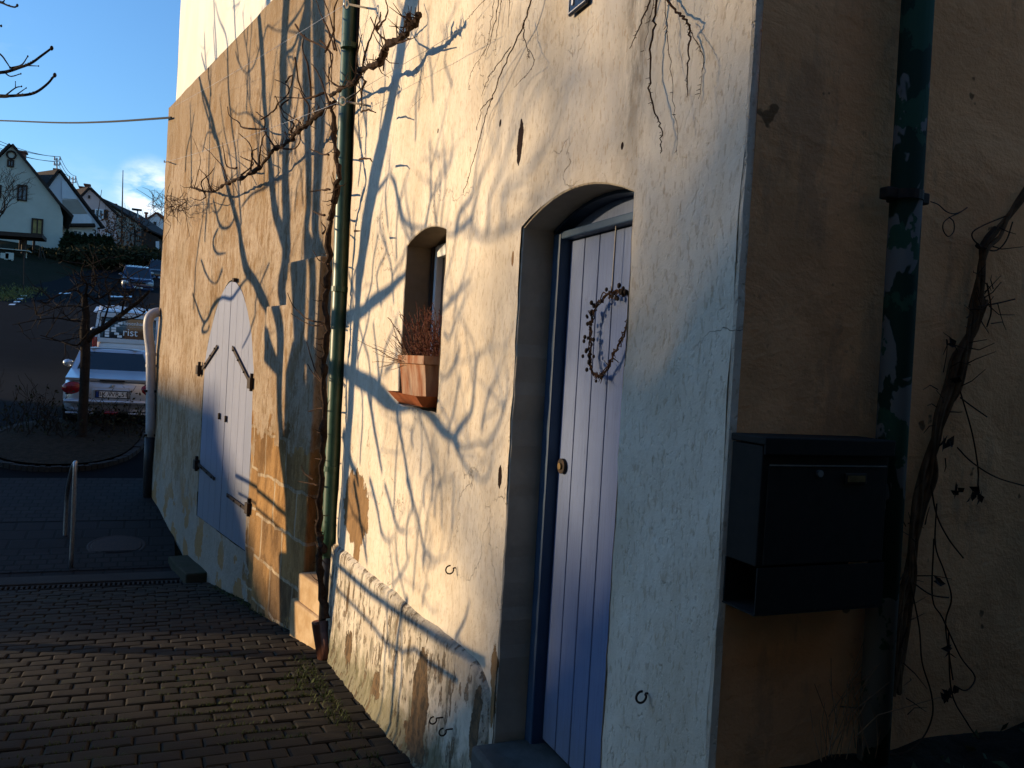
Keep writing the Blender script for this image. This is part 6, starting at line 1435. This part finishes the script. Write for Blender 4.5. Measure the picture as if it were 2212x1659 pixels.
pole('thin leaning pole in front of the pink house', 84, [(955, 1080), (962, 800), (1005, 530)], [.05, .04, .025])
sl_ = thing('street_lamp', 'small street lamp on thin pole beyond the long roof house', 'street lamp', tuple(onY(*h8(1358, 860), 100)))
mb = MB(); mb.tube([onY(*h8(1352, 1000), 100), onY(*h8(1360, 730), 100)], .08, 6); mb.build('pole', MT['steel'], sl_); mb = MB(); q = onY(*h8(1352, 728), 100); mb.box(q, (1.0, .4, .2), bev=.05); mb.build('lamp_head', MT['concrete'], sl_)
mb = MB(); a, c = onY(-30, 259, 30), onY(371, 254, 0) if False else onV(370, 254, .03)
pts = [onY(-160, 257, 26), onY(0, 260.5, 22), onY(130, 265, 19), onY(233, 263, 16), c]; mb.tube(smooth_path(pts, 6), .016, 6); tag(mb.build('overhead_cable', MT['wire']), 'black overhead cable crossing the sky to the barn corner', 'cable')

# conifers, hedge, shrubs and garden things in front of the houses
def leaf_cloud(mb, c, rad, n, s, rr, shape='ell'):
    for i in range(n):
        while True:
            v = Vector((rr.uniform(-1, 1), rr.uniform(-1, 1), rr.uniform(-1, 1)))
            if v.length < 1: break
        if shape == 'cone': k = .15 + .85 * (1 - (v.z + 1) / 2); v.x *= k; v.y *= k
        q = c + Vector((v.x * rad[0], v.y * rad[1], v.z * rad[2])); u = Vector((rr.gauss(0, 1), rr.gauss(0, 1), rr.gauss(0, 1))).normalized() * s * rr.uniform(.6, 1.3); w = u.cross(Vector((rr.gauss(0, 1), rr.gauss(0, 1), 1))).normalized() * u.length * .55
        mb.add([q - u, q + w, q + u, q - w], [(0, 1, 2, 3)])
r5 = random.Random(44)
names_c = ['leftmost dark columnar conifer of the row before the balcony house', 'second dark conifer from the left in the row before the balcony house', 'third dark conifer from the left in the row before the balcony house', 'fourth dark conifer in the middle of the row before the balcony house', 'fifth dark conifer in the row, below the house number', 'sixth dark conifer, third from the right end of the row', 'dark pointed conifer, second from the right end of the row', 'dark pointed conifer at the right end of the row before the pink house']
for i, (x, yt_) in enumerate(((655, 950), (705, 965), (765, 985), (830, 985), (895, 985), (965, 990), (1020, 1000), (1080, 1010))):
    Yc = 68; b0 = onY(*h8(x, 1150), Yc); tp = onY(*h8(x, yt_), Yc); t = thing('conifer', names_c[i], 'conifer', tuple(b0), 'row of conifers before the houses'); H = tp.z - b0.z
    mb = MB(); mb.tube([b0 + Vector((0, 0, -.6)), b0.lerp(tp, .8)], [.12, .03], 6); mb.build('trunk', MT['treebark'], t)
    mb = MB(); leaf_cloud(mb, b0 + Vector((0, 0, H / 2)), (.72, .72, H / 2 + .15), 800, .16, r5, 'cone'); mb.build('crown', MT['conifer'], t, recalc=False)
sh = thing('russet_shrub', 'large russet leaved beech shrub before the pink house', 'shrub', tuple(onY(*h8(1150, 1110), 80)))
mb = MB(); leaf_cloud(mb, onY(*h8(1110, 1000), 80), (2.6, 2, 2.4), 520, .12, r5); leaf_cloud(mb, onY(*h8(1225, 985), 80), (2.2, 2, 2.3), 360, .12, r5); mb.build('leaves', MT['redleaf'], sh, recalc=False)
mb = MB(); b0 = onY(*h8(1160, 1130), 80)
for k in range(12): grow(mb, b0 + Vector((r5.gauss(0, .8), 0, -.3)), Vector((r5.gauss(0, .35), r5.gauss(0, .2), 1)).normalized(), 2.0, .04, 2, r5, .2, .5, 5, (2, 3), .01)
mb.build('stems', MT['treebark'], sh, recalc=False)
hd = MB()
for (x, y, rx, rz, n) in ((560, 1215, 3.5, .55, 500), (700, 1225, 4, .7, 700), (850, 1225, 4, .7, 700), (1000, 1225, 4, .7, 700), (1140, 1215, 4, .65, 600), (1270, 1190, 4, .7, 600), (1380, 1165, 3, .6, 400), (480, 1275, 3.5, .7, 500), (620, 1290, 4, .6, 500), (350, 1310, 4, .5, 400)): leaf_cloud(hd, onY(*h8(x, y), 64), (rx, 1.6, rz), n, .17, r5)
tag(hd.build('hedge', MT['hedge'], recalc=False), 'long dark shaggy hedge below the houses along the street', 'hedge')
bare_tree('garden_tree', 'bare spreading garden tree at the left picture edge before the grey house', tuple(onY(*h8(-90, 1180), 58)), 6.0, .10, 4, 77, .8, None, .008, (2, 4))
bare_tree('garden_tree', 'slender bare tree growing between the russet shrub and the carport', tuple(onY(*h8(1320, 1130), 76)), 4.6, .07, 2, 78, .6, None, .012, (2, 3))
pg = thing('pergola', 'dark wooden pergola roof on a post before the grey house', 'pergola', tuple(onY(*h8(225, 1200), 62)))
mb = MB(); a, c = onY(*h8(-150, 968), 62), onY(*h8(440, 1008), 62); mb.bar(a, c, 2.2, .25); mb.build('beam_roof', MT['dkwood'], pg)
for (x, y) in ((228, 1290), (-60, 1290), (195, 1180), (330, 1180)): 
    p = onY(*h8(x, y), 62 if y > 1200 else 63.5); mb = MB(); mb.tube([p, Vector((p.x, p.y, lerp(a.z, c.z, .6)))], .16 if y > 1200 else .08, 8); mb.build('post', MT['dkwood'], pg)
# white garden table, chairs and swing frame
def wchair(x, y, Y, label):
    t = thing('garden_chair', label, 'chair', tuple(onY(*h8(x, y), Y)), 'white chairs in the garden'); b0 = onY(*h8(x, y), Y)
    mb = MB(); mb.box(b0 + Vector((0, 0, .30)), (.42, .42, .04)); mb.build('seat', MT['hgrey'], t); mb = MB(); mb.box(b0 + Vector((0, .2, .52)), (.42, .04, .4)); mb.build('backrest', MT['hgrey'], t)
    for sx in (-1, 1):
        for sy in (-1, 1): mb = MB(); mb.bar(b0 + Vector((sx * .19, sy * .19, 0)), b0 + Vector((sx * .19, sy * .19, .29)), .04, .04); mb.build('leg', MT['hgrey'], t)
wchair(85, 1270, 57, 'white garden chair right of the white garden table'); wchair(35, 1275, 57, 'white garden chair left of the white garden table')
tb = thing('garden_table', 'white garden table beside the pergola post', 'table', tuple(onY(*h8(110, 1235), 60))); b0 = onY(*h8(110, 1255), 60)
mb = MB(); mb.box(b0 + Vector((0, 0, .8)), (2.0, 1.0, .05)); mb.build('tabletop', MT['hgrey'], tb)
for sx in (-1, 1): mb = MB(); mb.bar(b0 + Vector((sx * .8, 0, 0)), b0 + Vector((sx * .8, 0, 0.78)), .06, .06); mb.build('leg', MT['hgrey'], tb)
sw = thing('swing_frame', 'pale metal swing frame in the garden right of the pergola post', 'swing', tuple(onY(*h8(350, 1240), 62)))
mb = MB()
for L in ([(245, 1250), (255, 1105), (290, 1090), (400, 1095), (455, 1250)], [(385, 1230), (395, 1100), (410, 1215)]): mb.tube(smooth_path([onY(*h8(*p), 61) for p in L], 4), .035, 6)
mb.build('frame', MT['concrete'], sw)
mk = onY(*h8(237, 1490), 46)
mb = MB(); mb.tube([mk + Vector((0, 0, -.3)), onY(*h8(240, 1180), 46)], .03, 6); tag(mb.build('marker_post', MT['concrete']), 'thin grey marker post standing on the grass verge by the road', 'post')
mb = MB()
for i in range(900):
    x, y = r5.uniform(-4, 62), 0; p = onG(max(-10, x), lerp(648, 627, max(0, min(1, x / 58)))); p = p + Vector((r5.gauss(0, .4), r5.uniform(-.2, 1.6), 0)); p.z = g(p.y) + bank(p.x, p.y) - .05; a = r5.uniform(0, 6.28); L = r5.uniform(.06, .16); s = Vector((math.cos(a), math.sin(a), 0)) * .03; mb.add([p - s, p + s, p + Vector((r5.gauss(0, .1), r5.gauss(0, .1), L))], [(0, 1, 2)])
struct(mb.build('grass', pmat('dry_verge_grass', (.16, .15, .04), (.10, .10, .03), 3, .9), recalc=False), 'stuff', 'yellowish grass on the verge at the road edge', 'grass')
